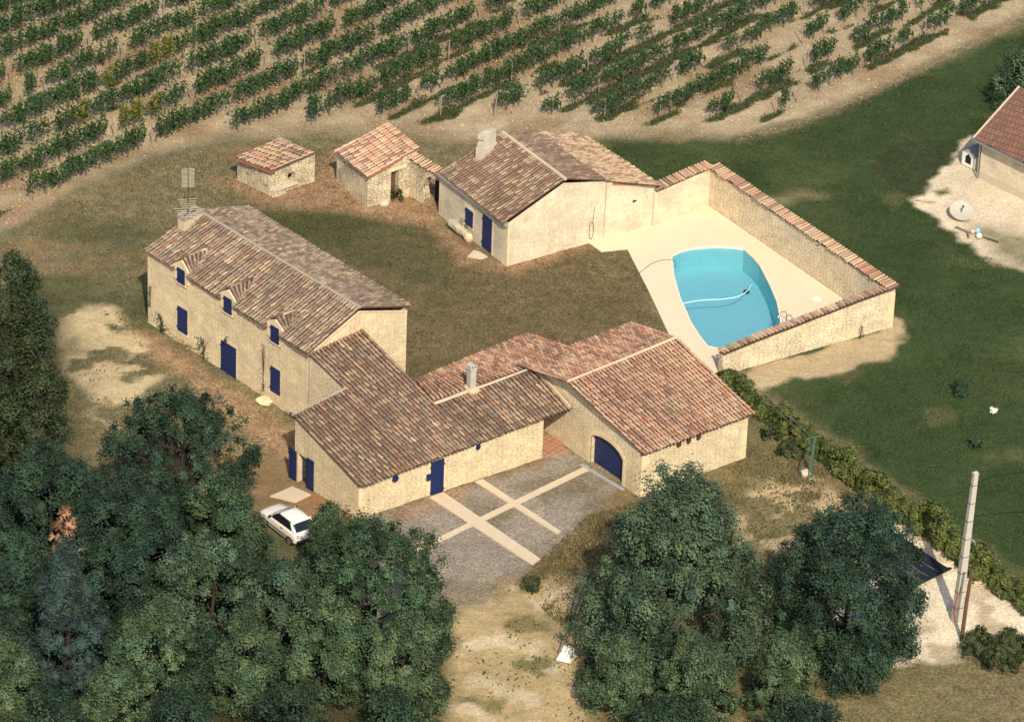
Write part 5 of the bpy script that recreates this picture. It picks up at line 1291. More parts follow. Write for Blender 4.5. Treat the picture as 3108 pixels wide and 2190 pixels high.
tree('dead_shrub', 'dead shrub with rusty brown leaves standing in the dark wood', -23.4, -27.9, 6.0, 1.25, M['leaf_dead'], 62, base=2.4, shape='cone', cat='shrub', clumps=46, per=22, leaf=.19, spread=.24, fill=.9)
tree('garden_bush', 'bright green bush behind the neighbouring brown roofed house', 32.6, 36.2, 4.2, 1.9, M['leaf_light'], 63, base=.3, shape='bush', cat='bush', clumps=170, per=50, leaf=.145)
tree('garden_bush', 'dark green bush in the upper right corner beyond the neighbouring house', 33.9, 39.0, 4.4, 2.0, M['leaf_oak'], 64, base=.3, shape='bush', cat='bush', clumps=190, per=50, leaf=.145)
for x, y, h, rd, lb, mt in ((26.25, -2.0, .95, .50, 'small dark shrub alone on the mown meadow, upper of two', 'leaf_oak_dark'), (26.87, -8.0, .75, .52, 'small flattened shrub on the meadow near the concrete pole', 'leaf_oak')):
    tree('meadow_shrub', lb, x, y, h, rd, M[mt], int(x * 10), base=.05, shape='bush', cat='shrub', clumps=34, per=40, leaf=.12, spread=.2, nl=5, tr=.03)
tree('flowering_plant', 'low white flowering plant on the meadow at the right edge', 28.1, -3.8, .22, .22, plain('white_petals', (.72, .66, .55), .7, .1), 77, base=.03, shape='bush', cat='plant', clumps=14, per=30, leaf=.10, spread=.14, nl=3, tr=.02, crown_name='flowers')
for x, y, h, rd, lb in ((16.0, -9.6, .9, .8, 'grassy green tuft beside the trellis and the barn corner'), (15.0, -8.0, 1.1, .6, 'tall grassy tuft close to the barn corner'), (1.5, -24.8, .7, .55, 'green weed clump at the edge of the straw patch')):
    tree('weed_clump', lb, x, y, h, rd, M['leaf_weed'], int(abs(x * y)), base=.02, shape='bush', cat='weeds', clumps=36, per=40, leaf=.13, spread=.2, nl=3, tr=.02)
for k, (x, y, h, rd) in enumerate(((25.6, -29.4, 1.3, 1.0), (27.2, -28.8, 1.0, .9), (26.4, -31.0, 1.5, 1.1), (28.4, -30.4, 1.1, 1.0))):
    tree('weed_clump', 'dry olive weed clump around the feet of the two poles', x, y, h, rd, M['leaf_weed'], 300 + k, base=.02, shape='bush', cat='weeds', group='dry weeds at the foot of the poles', clumps=70, per=44, leaf=.15, spread=.26, nl=3, tr=.02)

for k, (x, y, h, rd, lb) in enumerate(((-15.6, -35.6, 3.4, 1.9, 'dark undergrowth bush at the foot of the blue green tree'), (-18.9, -33.6, 3.6, 2.0, 'dark undergrowth bush behind the pale young tree right of the pine'), (-21.6, -33.6, 3.4, 1.8, 'dark undergrowth bush right behind the pine'), (-12.6, -35.2, 3.2, 1.8, 'dark undergrowth bush behind the second pale young tree'), (-8.4, -35.2, 3.4, 1.9, 'dark undergrowth bush at the left foot of the bushy annex oak'), (-25.6, -34.6, 3.6, 1.9, 'dark undergrowth bush left of the pine'), (-17.3, -27.4, 3.4, 1.9, 'dark undergrowth bush at the heart of the wood'), (-13.4, -30.0, 3.0, 1.7, 'dark undergrowth bush just below the white car'), (-5.4, -35.4, 3.0, 1.9, 'dark undergrowth bush at the right foot of the bushy annex oak'), (-24.6, -20.6, 4.2, 1.9, 'dark undergrowth bush at the foot of the poplars'), (-27.4, -22.4, 4.2, 1.9, 'dark undergrowth bush at the left edge below the poplars'), (18.3, -32.8, 3.2, 2.2, 'dark undergrowth bush at the foot of the dark rounded oak'), (6.0, -33.6, 3.4, 2.0, 'dark undergrowth bush at the left foot of the largest oak'))):
    tree('bush', lb, x, y, h, rd, M['leaf_oak_dark'], 130 + k, base=.15, shape='bush', cat='bush', clumps=190, per=70, leaf=.15, nl=5, tr=.05)

# hedge: every shrub its own object, four shapes shared
hp = spline([(12.4, -1.6), (13.3, -3.0), (14.6, -4.6), (15.65, -6.4), (17.4, -8.9), (19.1, -11.5), (20.7, -14.1), (22.2, -15.8), (23.4, -17.3), (24.55, -19.0), (26.0, -21.2), (27.4, -23.4), (28.6, -25.2)], 40)
ORD = ['first', 'second', 'third', 'fourth', 'fifth', 'sixth', 'seventh', 'eighth', 'ninth', 'tenth', 'eleventh', 'twelfth', 'thirteenth', 'fourteenth', 'fifteenth', 'sixteenth', 'seventeenth', 'eighteenth', 'nineteenth', 'twentieth', 'twenty first', 'twenty second', 'twenty third', 'twenty fourth', 'twenty fifth', 'twenty sixth', 'twenty seventh', 'twenty eighth', 'twenty ninth', 'thirtieth', 'thirty first', 'thirty second', 'thirty third', 'thirty fourth', 'thirty fifth', 'thirty sixth', 'thirty seventh', 'thirty eighth', 'thirty ninth', 'fortieth']
hproto = []
for k in range(4):
    hproto.append(tree('hedge_shrub', 'x', hp[k][0], hp[k][1], 1.15 + .12 * (k % 3), .74, M['leaf_hedge'], 400 + k, base=.05, shape='bush', cat='shrub', group='shrubs of the hedge on the right', clumps=70, per=46, leaf=.16, spread=.26, nl=6, tr=.035))
for k, (x, y) in enumerate(hp):
    o = hproto[k] if k < 4 else copy_tree(hproto[(k * 7 + k // 3) % 4])
    o.location = (x + rng.normal(0, .12), y + rng.normal(0, .12), 0); o.rotation_euler.z = rng.random() * 6.28
    s = (.62 + .012 * min(k, 20)) + .36 * rng.random(); o.scale = (s, s, s * (.8 + .45 * rng.random()))
    o['label'] = 'leafy hedge shrub, ' + ORD[k] + ' along the hedge counted from the pool wall'

# ------------------------------------------------------------------ vineyard
def vine_mesh(seed, dense=1.0):
    r = np.random.default_rng(seed); n = int(230 * dense)
    q = r.normal(size=(10, 3)) * np.array([.38, .15, .22]) + np.array([0, 0, .90]); q[:, 0] = np.clip(q[:, 0], -.62, .62)
    p = q[r.integers(10, size=n)] + r.normal(size=(n, 3)) * np.array([.17, .13, .17])
    sh_ = r.integers(2, 5)                                  # a few long shoots stick out of the top
    for _ in range(sh_):
        c = np.array([r.uniform(-.5, .5), r.uniform(-.1, .1), 1.05]); m_ = 10
        p = np.concatenate([p, c + np.linspace(0, 1, m_)[:, None] * np.array([r.uniform(-.2, .2), r.uniform(-.1, .1), r.uniform(.25, .5)]) + r.normal(size=(m_, 3)) * .045])
    p[:, 2] = np.maximum(p[:, 2], .34)
    V, F = leaf_quads(p, .18, r)
    col = (.62 + .6 * r.random((len(p), 1))) * np.concatenate([1 + r.normal(0, .12, (len(p), 1)), np.ones((len(p), 1)), 1 + r.normal(0, .12, (len(p), 1))], 1) * (.85 + .35 * np.clip((p[:, 2:3] - .5), 0, 1))  # leaf tint lightens upwards, painting shade into the foot of each vine
    return V, F, np.repeat(np.clip(col, 0, 2), 4, 0)
def trunk_mb(seed):
    r = random.Random(seed); mb = MB()
    a = (r.uniform(-.08, .08), r.uniform(-.05, .05), .36)
    mb.tube([(0, 0, -.1), a, (a[0] + r.uniform(-.08, .08), 0, .62)], [.045, .036, .026], 6)
    mb.tube([(a[0], a[1], .45), (-.32, 0, .78)], [.024, .012], 5, False); mb.tube([(a[0], a[1], .48), (.34, 0, .8)], [.024, .012], 5, False)
    return mb
variants = [vine_mesh(500 + k, (1.0, 1.15, .85, 1.1, .62, 1.2)[k]) for k in range(6)]
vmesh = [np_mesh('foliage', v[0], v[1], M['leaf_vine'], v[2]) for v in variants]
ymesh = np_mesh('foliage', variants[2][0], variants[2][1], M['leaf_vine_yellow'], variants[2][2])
ys, xs = zip(*[(p[1], p[0]) for p in VBOUND]); 
bound = lambda x: np.interp(x, xs, ys)
CAM = np.array([0, -236.184, 134.035]); AX, AY, AZ = np.array(ax), np.array(ay), np.array(az)
def inframe(p, mx_=40):
    d = np.asarray(p, float) - CAM; dz = -(d @ AZ); u = 1554 + 14000 * (d @ AX) / dz; v = 1095 - 14000 * (d @ AY) / dz
    return -mx_ < u < 3108 + mx_ and -mx_ < v < 2190 + mx_
plants = []; stakes = []
for k in range(0, 26):
    org = ROWN * (ROW0 + ROWS * k)
    r = np.random.default_rng(900 + k)
    t_ = np.arange(-40, 95, 1.18) + r.uniform(0, 1.1)
    started = 0; n_in = 0
    seg = r.integers(0, 6)
    for tt in t_:
        p = org + ROWD * tt
        if p[1] < bound(p[0]) + .25: continue
        started += 1; n_in += 1
        if not inframe((p[0], p[1], .6)): continue
        if (n_in + seg) % 6 == 0 or started == 1:
            stakes.append((k, n_in, p + ROWD * r.uniform(-.1, .1)))
        if (n_in + seg) % 6 == 0 and r.random() < .6 and k < 18: continue
        right = np.clip((p[0] + 12) / 24, 0, 1)
        gap = vnoise(p[0] * 1.0, p[1], 3.4, 5)
        if r.random() < .02 + .06 * right + (.30 * right + .06) * (gap > .70): continue
        plants.append((k, n_in, p[0] + r.normal(0, .05), p[1] + r.normal(0, .05), r.random(), r.random(), r.random()))
order = sorted(range(len(plants)), key=lambda i: plants[i][3])
near = set(order[:300])
print('vines', len(plants), 'stakes', len(stakes))
RA = math.atan2(ROWD[1], ROWD[0])
trunks = [trunk_mb(700 + k).build('vine_trunk', M['bark_pale']) for k in range(3)]
trunk_meshes = [o.data for o in trunks]
for o in trunks: bpy.data.objects.remove(o)
far_V = []; far_F = []; far_C = []; nf_ = 0; far_T = MB()
cnt = {}
for i in order:
    k, n_in, x, y, q0, q1, q2 = plants[i]
    small = np.clip((x + 14) / 26, 0, 1)
    sc = (1.20 - .26 * small) * (.82 + .38 * q0); szz = (1.20 - .14 * small) * (.88 + .26 * q1)
    ang = RA + (math.pi if q2 > .5 else 0) + (q1 - .5) * .3
    yellow = vnoise(x, y, 3.2, 8) > .80 and x < -20
    vi = int(q2 * 5.99)
    if i in near:
        cnt[k] = cnt.get(k, 0) + 1
        root = bpy.data.objects.new('grapevine', None); COL.objects.link(root)
        root.empty_display_size = .2
        root.location = (x, y, 0); root.rotation_euler.z = ang; root.scale = (sc, sc, szz)
        root['label'] = ('yellowing ' if yellow else 'green ') + 'grapevine, ' + ORD[cnt[k] - 1] + ' up the ' + ORD[k] + ' row from the right hand track' if cnt[k] <= len(ORD) else 'green grapevine'
        root['category'] = 'grapevine'; root['group'] = 'grapevines in the rows of the vineyard'
        f_ = bpy.data.objects.new('foliage', ymesh if yellow else vmesh[vi]); COL.objects.link(f_); f_.parent = root
        s_o = bpy.data.objects.new('vine_trunk', trunk_meshes[vi % 3]); COL.objects.link(s_o); s_o.parent = root
    else:
        V, F, Cc_ = variants[vi]
        c_, s_ = math.cos(ang), math.sin(ang)
        W = np.stack([(V[:, 0] * c_ - V[:, 1] * s_) * sc + x, (V[:, 0] * s_ + V[:, 1] * c_) * sc + y, V[:, 2] * szz], 1)
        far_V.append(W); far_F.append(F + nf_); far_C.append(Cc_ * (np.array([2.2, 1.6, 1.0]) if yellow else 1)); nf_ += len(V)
        far_T.tube([(x, y, -.1), (x + .02, y, .6)], [.045, .03], 5, False)
if far_V:
    vv = np_mesh('far_grapevines', np.concatenate(far_V), np.concatenate(far_F), M['leaf_vine'], np.concatenate(far_C))
    vv.materials.append(M['bark_pale'])
    o = tag(link('far_grapevines', vv), 'farther rows of green grapevines at the top of the vineyard', 'grapevines', kind='stuff')
    o2 = tag(far_T.build('vine_trunks', M['bark_pale']), kind='stuff'); o2.parent = o
sc_ = {}
mb = MB(); mb.tube([(0, 0, -.2), (.01, 0, .8), (0, .01, 1.45)], [.045, .042, .036], 6); st0 = mb.build('stake_mesh', M['wood_pale']); stm = st0.data; bpy.data.objects.remove(st0)
for k, n_in, p in stakes:
    o = bpy.data.objects.new('wooden_stake', stm); COL.objects.link(o)
    r = rng
    o.location = (p[0], p[1], 0); o.rotation_euler = (r.normal(0, .05), r.normal(0, .05), r.random() * 6); o.scale = (1.0, 1.0, .9 + .2 * r.random())
    sc_[k] = sc_.get(k, 0) + 1
    tag(o, 'pale wooden stake, ' + ORD[sc_[k] - 1] + ' up the ' + ORD[k] + ' vine row from the right hand track', 'stake', 'stakes in the vine rows')

# ------------------------------------------------------------------ right hand side: poles, mat, trellis
pol = thing('utility_pole', 'tall tapering pale concrete utility pole with red cable at its foot', 'utility pole', (24.45, -26.46, 0))
mb = MB(); b0 = np.array([24.45, -26.46, 0]); tp = np.array([24.75, -26.30, 9.15])
lean = lambda z: b0 + (tp - b0) * z / 9.15
ax2 = np.array([.9, .43, 0]); ay2 = np.array([-.43, .9, 0])
def ring(z, a, b): return [lean(z) + ax2 * a * i + ay2 * b * j for i, j in ((-1, -1), (1, -1), (1, 1), (-1, 1))]
zs = np.linspace(-.4, 9.15, 12)
rg = [[mb.vert(p) for p in ring(z, .23 - .10 * z / 9.15, .19 - .08 * z / 9.15)] for z in zs]
for a, b in zip(rg[:-1], rg[1:]):
    for i in range(4): mb.f.append([a[i], a[(i + 1) % 4], b[(i + 1) % 4], b[i]]); mb.mi.append(0)
mb.f.append(rg[-1]); mb.mi.append(0)
mb.build('post', M['concrete'], pol)
mb = MB(); mb.prism(ring(9.14, .15, .12), (0, 0, .10)); mb.tube([lean(9.24), lean(9.34)], [.10, .02], 6); mb.build('cap', M['concrete'], pol)
for z in (.9, 1.9, 3.1, 4.1, 5.2, 6.3, 7.4, 8.5):
    mb = MB(); a, b = .245 - .10 * z / 9.15, .205 - .08 * z / 9.15; q = ring(z, a, b)
    for i in range(4): mb.tube([q[i], q[(i + 1) % 4]], .016, 5)
    mb.build('band', M['iron'], pol)
mb = MB(); mb.tube([lean(.1) + (-.10, -.25, 0), lean(.8) + (-.19, -.24, 0), lean(1.5) + (-.13, -.25, 0), lean(2.3) + (.02, -.24, 0)], .028, 6); mb.build('red_cable', plain('red_cable_sheath', (.42, .05, .03), .5, .1), pol)
mb = MB(); mb.tube([lean(5.3) + (.1, 0, 0), lean(5.0) + (.42, -.05, 0)], .035, 6); mb.tube([lean(5.0) + (.42, -.05, .05), lean(5.0) + (.46, -.05, -.18)], .06, 6); mb.build('bracket', M['metal'], pol)
wp = [lean(8.9) + (.1, 0, 0), lean(8.6) + (.22, .02, 0), lean(8.75) + (.45, .05, 0), lean(8.95) + (.75, .1, 0), lean(9.1) + (3, .5, .1), lean(9.1) + (9, 1.6, .4), lean(9.1) + (24, 4, 1.6)]
mb = MB(); mb.tube(wp, .030, 6); tag(mb.build('overhead_cable', M['rubber']), 'black overhead cable leaving the top of the concrete pole', 'cable')
mb = MB(); mb.tube([(24.62, -28.3, -.3), (24.72, -28.15, 2.2), (24.86, -28.0, 4.35)], [.12, .105, .085], 9); wpo = thing('wooden_pole', 'shorter dark wooden pole leaning beside the concrete utility pole', 'pole', (24.65, -28.3, 0)); mb.build('post', M['wood_brown'], wpo)
mb = MB(); mb.tube([(24.86, -28.0, 4.33), (24.87, -28.0, 4.42)], [.10, .09], 9); mb.build('cap', M['iron'], wpo)

sm = thing('solar_mat', 'black ribbed rubber heating mat lying on the pale sand', 'mat', (22.2, -20.9, 0))
a, b, c_, d_ = [np.array(p) for p in ((21.96, -18.2), (24.42, -21.5), (22.25, -23.4), (19.8, -20.3))]
mb = MB(); ng = 14
grid = [[(a * (1 - u) + b * u) * (1 - v) + (d_ * (1 - u) + c_ * u) * v for u in np.linspace(0, 1, ng)] for v in np.linspace(0, 1, ng)]
zf = lambda p: .10 + .10 * vnoise(p[0], p[1], .8, 4) + .035 * vnoise(p[0], p[1], .25, 6)
for i in range(ng - 1):
    for j in range(ng - 1): mb.face([(*q, zf(q)) for q in (grid[i][j], grid[i][j + 1], grid[i + 1][j + 1], grid[i + 1][j])])
mb.build('sheet', M['mat'], sm)
mb = MB()
for v in (.26, .52, .76):
    pts = [((a * (1 - u) + b * u) * (1 - v) + (d_ * (1 - u) + c_ * u) * v) for u in np.linspace(.02, .95, 12)]; mb.tube([(*p, zf(p) + .01) for p in pts], .014, 5, False)
mb.build('seam', M['alu'], sm)
mb = MB(); mb.tube([(b[0] - .1, b[1] + .1, .2), (b[0] + .08, b[1], .25), (c_[0] + .1, c_[1] - .05, .2)], .05, 7); mb.build('header_pipe', M['rubber'], sm)
ws = plain('grey_plastic_sheet', (.45, .45, .46), .5, .2, 2)
flat('plastic_sheet', [(16.9, -17.7), (17.5, -17.3), (17.9, -18.6), (17.2, -18.5)], .04, ws, kind=None)
tag(bpy.data.objects['plastic_sheet'], 'scrap of pale plastic sheet on bare earth beside the dark rounded oak', 'sheet')

tr_ = thing('trellis', 'green metal post with a slanting brace beside the hedge', 'trellis', (17.1, -12.0, 0))
gm_ = plain('green_painted_metal', (.05, .11, .09), .6, .2)
for nm, p, q, w in (('post', (17.2, -12.0, -.1), (17.25, -11.7, 2.5), .035), ('post', (17.0, -12.4, -.1), (17.2, -11.8, 2.5), .03), ('brace', (16.4, -11.5, -.05), (17.22, -11.75, 2.3), .03), ('crossbar', (16.85, -11.9, 2.48), (17.6, -11.65, 2.55), .03)):
    mb = MB(); mb.tube([p, q], w, 6); mb.build(nm, gm_, tr_)
mb = MB()
for i in range(5): mb.tube([(17.02 + .03 * i, -12.3 + .1 * i, .4), (17.16 + .03 * i, -11.9 + .06 * i, 2.3)], .016, 5)
mb.build('mesh_panel', gm_, tr_)
mb = MB()
for dz in (0, .35): mb.tube([(17.2, -11.72, 2.35 - dz), (14.9, -7.2, 2.25 - dz), (12.6, -2.4, 2.2 - dz)], .012, 4)
tag(mb.build('hedge_wire', M['metal']), 'two thin wires running above the hedge from the green post', 'wire')

def rock(name, label, cat, c, size, seed, mat='boulder', rz=0.0, parent=None):
    r = np.random.default_rng(seed); mb = MB(); n, mN = 9, 6; R = []
    for j in range(mN + 1):
        ph = math.pi * j / mN; row = []
        for i in range(n):
            th = 2 * math.pi * i / n; q = np.array([math.cos(th) * math.sin(ph), math.sin(th) * math.sin(ph), math.cos(ph)])
            q = np.sign(q) * np.abs(q) ** .75 * (1 + r.normal(0, .07))
            q = q * np.array(size) / 2
            row.append(mb.vert((c[0] + q[0] * math.cos(rz) - q[1] * math.sin(rz), c[1] + q[0] * math.sin(rz) + q[1] * math.cos(rz), c[2] + q[2])))
        R.append(row)
    for a_, b_ in zip(R[:-1], R[1:]):
        for i in range(n): mb.f.append([a_[i], a_[(i + 1) % n], b_[(i + 1) % n], b_[i]]); mb.mi.append(0)
    o = mb.build(name, M[mat], parent)
    if label: tag(o, label, cat)
    return o
rock('boulder', 'pale boulder at the foot of the green trellis post', 'rock', (16.85, -11.9, .2), (.6, .45, .5), 1, 'mortar', .4)
tro = rock('stone_trough', 'long weathered stone trough with plants under the cottage window', 'trough', (-3.62, 15.75, .38), (2.1, .75, .62), 2, 'boulder', sF)
me, _ = crown('plant', .9, .35, .1, M['leaf_hedge'], 71, 14, 26, .10, 'bush', .14); o = link('trough_plant', me); o.location = (-3.25, 15.6, .35); tag(o, 'small green plant growing in the stone trough under the cottage window', 'plant')
rock('stone_block', 'pale square stone block below the stone trough by the cottage', 'stone block', (-3.0, 14.75, .28), (.62, .5, .6), 3, 'dressed', sF)
rock('stone_sink', 'pale stone sink spout jutting from the foot of the farmhouse front', 'stone sink', tuple(along(fl, TH_H, 11.55, .42, .02)), (.95, .85, .4), 4, 'dressed', TH_H)
me, _ = crown('plant', 1.1, .4, .1, M['leaf_weed'], 72, 20, 26, .12, 'bush', .16); q = w2(2.0, 0, .25); o = thing('doorway_weed', '', '', (q[0], q[1], 0)); link('foliage', me, o); tag(o, 'green weeds growing in the doorway of the taller shed', 'weeds')
def climber(label, s, z0, z1, w, seed, mat='leaf_weed', n=110, o_=fl, th_=TH_H):
    r = np.random.default_rng(seed)
    p = np.stack([r.normal(0, w, n), r.random(n) ** 1.2 * (z1 - z0) + z0], 1); p[:, 0] += np.sin(p[:, 1] * 3 + seed) * w * .6
    P_ = np.array([along(o_, th_, s + a_, .06 + .14 * r.random(), b_) for a_, b_ in p]); V, F = leaf_quads(P_, .13, r)
    root = thing('climbing_plant', label, 'plant', tuple(along(o_, th_, s, .1, z0)))
    c = np.repeat(.6 + .7 * r.random((n, 1)), 4, 0) * np.ones((1, 3))
    off = np.array(ROOT[root]); link('leaves', np_mesh('leaves', V - off, F, M[mat], c), root)
    mb = MB()
    for i in range(5): mb.tube([along(o_, th_, s + r.normal(0, w * .3), .05, z0 - .1), along(o_, th_, s + r.normal(0, w * .6), .06, (z0 + z1) / 2), along(o_, th_, s + r.normal(0, w), .05, z1)], .010, 4, False)
    mb.build('stem', M['bark'], root)
climber('dark creeper at the left foot of the farmhouse front wall', 1.35, -.05, 1.1, .28, 1)
climber('dark creeper beside the large blue farmhouse door', 5.35, -.25, 1.3, .24, 2)
climber('thin creeper high on the left corner of the farmhouse', .28, 1.3, 2.6, .07, 3, n=46)
climber('low dry creeper along the farmhouse foot left of the door', 3.9, -.2, .35, .65, 4, 'leaf_dry', 120)
climber('almost bare creeper on the farmhouse wall below the right hand dormer', 11.0, .4, 3.4, .20, 5, 'leaf_dry', 26)
climber('small weed at the farmhouse corner near the annex', 13.7, -.5, .1, .3, 6, n=80)

# upturned wheelbarrow at the bottom edge
wbw = thing('wheelbarrow', 'pale upturned wheelbarrow with two handles beside the largest oak', 'wheelbarrow', (3.55, -31.4, 0))
mb = MB(); wc = np.array([3.5, -31.5, 0]); wu = np.array([.35, .93, 0]); ww = np.array([.93, -.35, 0])
W3_ = lambda a, b, z: wc + wu * a + ww * b + np.array([0, 0, z])
base_ = [W3_(-.55, -.40, .05), W3_(-.55, .40, .05), W3_(.50, .46, .05), W3_(.50, -.46, .05)]; top_ = [W3_(-.35, -.20, .62), W3_(-.35, .20, .62), W3_(.16, .22, .66), W3_(.16, -.22, .66)]
mb.face(top_); 
for i in range(4): mb.face([base_[i], base_[(i + 1) % 4], top_[(i + 1) % 4], top_[i]])
mb.build('tub', M['white_plastic'], wbw)
for e in (-1, 1): mb = MB(); mb.tube([W3_(-.4, .24 * e, .66), W3_(.4, .34 * e, .72), W3_(1.0, .40 * e, .95)], .03, 6); mb.build('handle', M['wood_pale'], wbw)
mb = MB(); ww_c = W3_(.2, 0, .2)
mb.tube([ww_c - ww * .05, ww_c + ww * .05], .17, 12); mb.build('wheel', M['rubber'], wbw)

# ------------------------------------------------------------------ neighbour at the right edge
nb_ = thing('neighbour_house', 'rendered house with brown flat tiled roof cut by the right edge', 'house', (33, 25, 0))
nc = np.array([29.29, 25.98]); hN = math.radians(-47.0); Ln, Wn = 9.0, 7.0
un = np.array([math.cos(hN), math.sin(hN)]); vn = np.array([-un[1], un[0]])
q = lambda s, d, z: np.append(nc + un * s + vn * d, z)
mb = MB()
mb.face([q(0, 0, -.4), q(Ln, 0, -.4), q(Ln, 0, 2.85), q(0, 0, 2.85)]); mb.face([q(Ln, 0, -.4), q(Ln, Wn, -.4), q(Ln, Wn, 2.85), q(Ln, Wn / 2, 5.0), q(Ln, 0, 2.85)])
mb.face([q(Ln, Wn, -.4), q(0, Wn, -.4), q(0, Wn, 2.85), q(Ln, Wn, 2.85)]); mb.face([q(0, Wn, -.4), q(0, 0, -.4), q(0, 0, 2.85), q(0, Wn / 2, 5.0), q(0, Wn, 2.85)])
mb.build('wall', M['render_old'], nb_)
mb = MB()
for a_, b_, z0, z1 in ((-.45, Wn / 2, 2.72, 5.12), (Wn + .45, Wn / 2, 2.72, 5.12)):
    p = [q(-.35, a_, z0), q(Ln + .3, a_, z0), q(Ln + .3, b_, z1), q(-.35, b_, z1)]; mb.prism(p, (0, 0, .14))
rn = mb.build('roof', M['flat_tile'], nb_)
mb = MB(); mb.prism([q(-.42, -.45, 2.70), q(-.42, Wn / 2, 5.10), q(-.42, Wn / 2, 5.30), q(-.42, -.45, 2.90)], tuple(np.append(un * .14, 0))); mb.build('verge', M['mortar'], rn)
mb = MB(); mb.tube([q(-.35, -.52, 2.74), q(Ln + .3, -.52, 2.74)], .07, 8); mb.tube([q(-.05, -.45, 2.7), q(-.06, -.1, 2.5), q(-.06, -.08, -.2)], .05, 7); mb.build('gutter', M['metal'], nb_)
mb = MB(); mb.prism([q(0, -.012, -.4), q(Ln, -.012, -.4), q(Ln, -.012, .5), q(0, -.012, .5)], tuple(np.append(vn * .01, 0))); mb.build('plinth', M['mortar'], nb_)
kn = thing('dog_kennel', 'white wooden dog kennel with dark pointed opening against the neighbouring house', 'kennel', (28.95, 27.7, 0))
kc = np.array([28.30, 27.75]); hk = math.radians(-47); uk = np.array([math.cos(hk), math.sin(hk)]); vk = np.array([-uk[1], uk[0]])
kq = lambda s, d, z: np.append(kc + uk * s + vk * d, z)
kf = [(0, .05), (1.05, .05), (1.05, .95), (.52, 1.35), (0, .95)]; op = [(.30, .28), (.78, .28), (.78, .72), (.54, .98), (.30, .72)]
mb = MB(); mb.prism([kq(s, 0, z) for s, z in kf], tuple(np.append(vk * 1.25, 0))); mb.build('body', M['white_plastic'], kn)
mb = MB(); mb.prism([kq(s, -.012, z) for s, z in op], tuple(np.append(vk * .02, 0))); mb.build('opening', M['dark'], kn)
mb = MB()
for s0, z0, s1, z1 in ((-.12, .90, .53, 1.42), (1.17, .90, .52, 1.42)): mb.prism([kq(s0, -.12, z0), kq(s1, -.12, z1), kq(s1, -.12, z1 + .06), kq(s0, -.12, z0 + .06)], tuple(np.append(vk * 1.5, 0)))
mb.build('roof', plain('grey_roofing_felt', (.20, .20, .24), .8, .3, 3), kn)
sd_ = thing('satellite_dish', 'large pale satellite dish lying on the neighbouring yard', 'dish', (27.8, 20.35, 0))
mb = MB(); dc = np.array([27.8, 20.35, .55]); dn_ = np.array([.12, -.42, .9]); dn_ /= np.linalg.norm(dn_); da = np.cross(dn_, [0, 0, 1.0]); da /= np.linalg.norm(da); db_ = np.cross(dn_, da)
RR_ = []
for rr3 in (.02, .25, .5, .7, .78): RR_.append([mb.vert(dc + (da * math.cos(a_) * rr3 + db_ * math.sin(a_) * rr3) + dn_ * (rr3 ** 2 * .22 - .18)) for a_ in np.linspace(0, 2 * math.pi, 28, endpoint=False)])
for a_, b_ in zip(RR_[:-1], RR_[1:]):
    for i in range(28): mb.f.append([a_[i], a_[(i + 1) % 28], b_[(i + 1) % 28], b_[i]]); mb.mi.append(0)
mb.build('reflector', plain('dish_enamel', (.40, .36, .28), .5, .12, 2), sd_, True)
mb = MB(); mb.tube([dc - dn_ * .18, dc + dn_ * .35], .03, 6); mb.tube([dc + dn_ * .35, dc + dn_ * .45], [.08, .06], 8); mb.build('feed_horn', M['wood_brown'], sd_)
mb = MB(); mb.tube([(27.8, 20.35, -.1), tuple(dc - dn_ * .17)], .06, 7); mb.build('stand', M['metal'], sd_)
for nm, lb, cat, c, sz, col in (('ball', 'blue and green play ball by the yard edge', 'ball', (28.66, 18.35, .2), .2, (.18, .42, .46)), ('ball', 'pale beige play ball nearest the meadow', 'ball', (28.72, 17.72, .19), .19, (.66, .56, .44)), ('ball', 'pinkish play ball left of the blue one', 'ball', (28.36, 18.30, .16), .16, (.60, .36, .26))):
    mb = MB(); mb.lathe((c[0], c[1], 0), [(sz * math.sin(p_) + .001, c[2] - sz * math.cos(p_)) for p_ in np.linspace(0.05, math.pi - .05, 10)], 14); tag(mb.build(nm, plain(lb.split()[0] + '_ball', col, .5, .3, 6), None, True), lb, cat)
mb = MB(); mb.tube([(27.35, 18.95, .12), (28.05, 18.3, .14)], .05, 6); mb.tube([(28.06, 18.35, .05), (28.10, 17.6, .1)], .07, 6); tag(mb.build('timber_offcut', M['wood']), 'grey timber offcuts lying near the play balls', 'timber')
mb = MB(); mb.tube([(29.0, 17.75, .1), (29.9, 17.1, .12)], .035, 6); tag(mb.build('pipe', M['iron']), 'thin dark pipe lying at the yard edge', 'pipe')

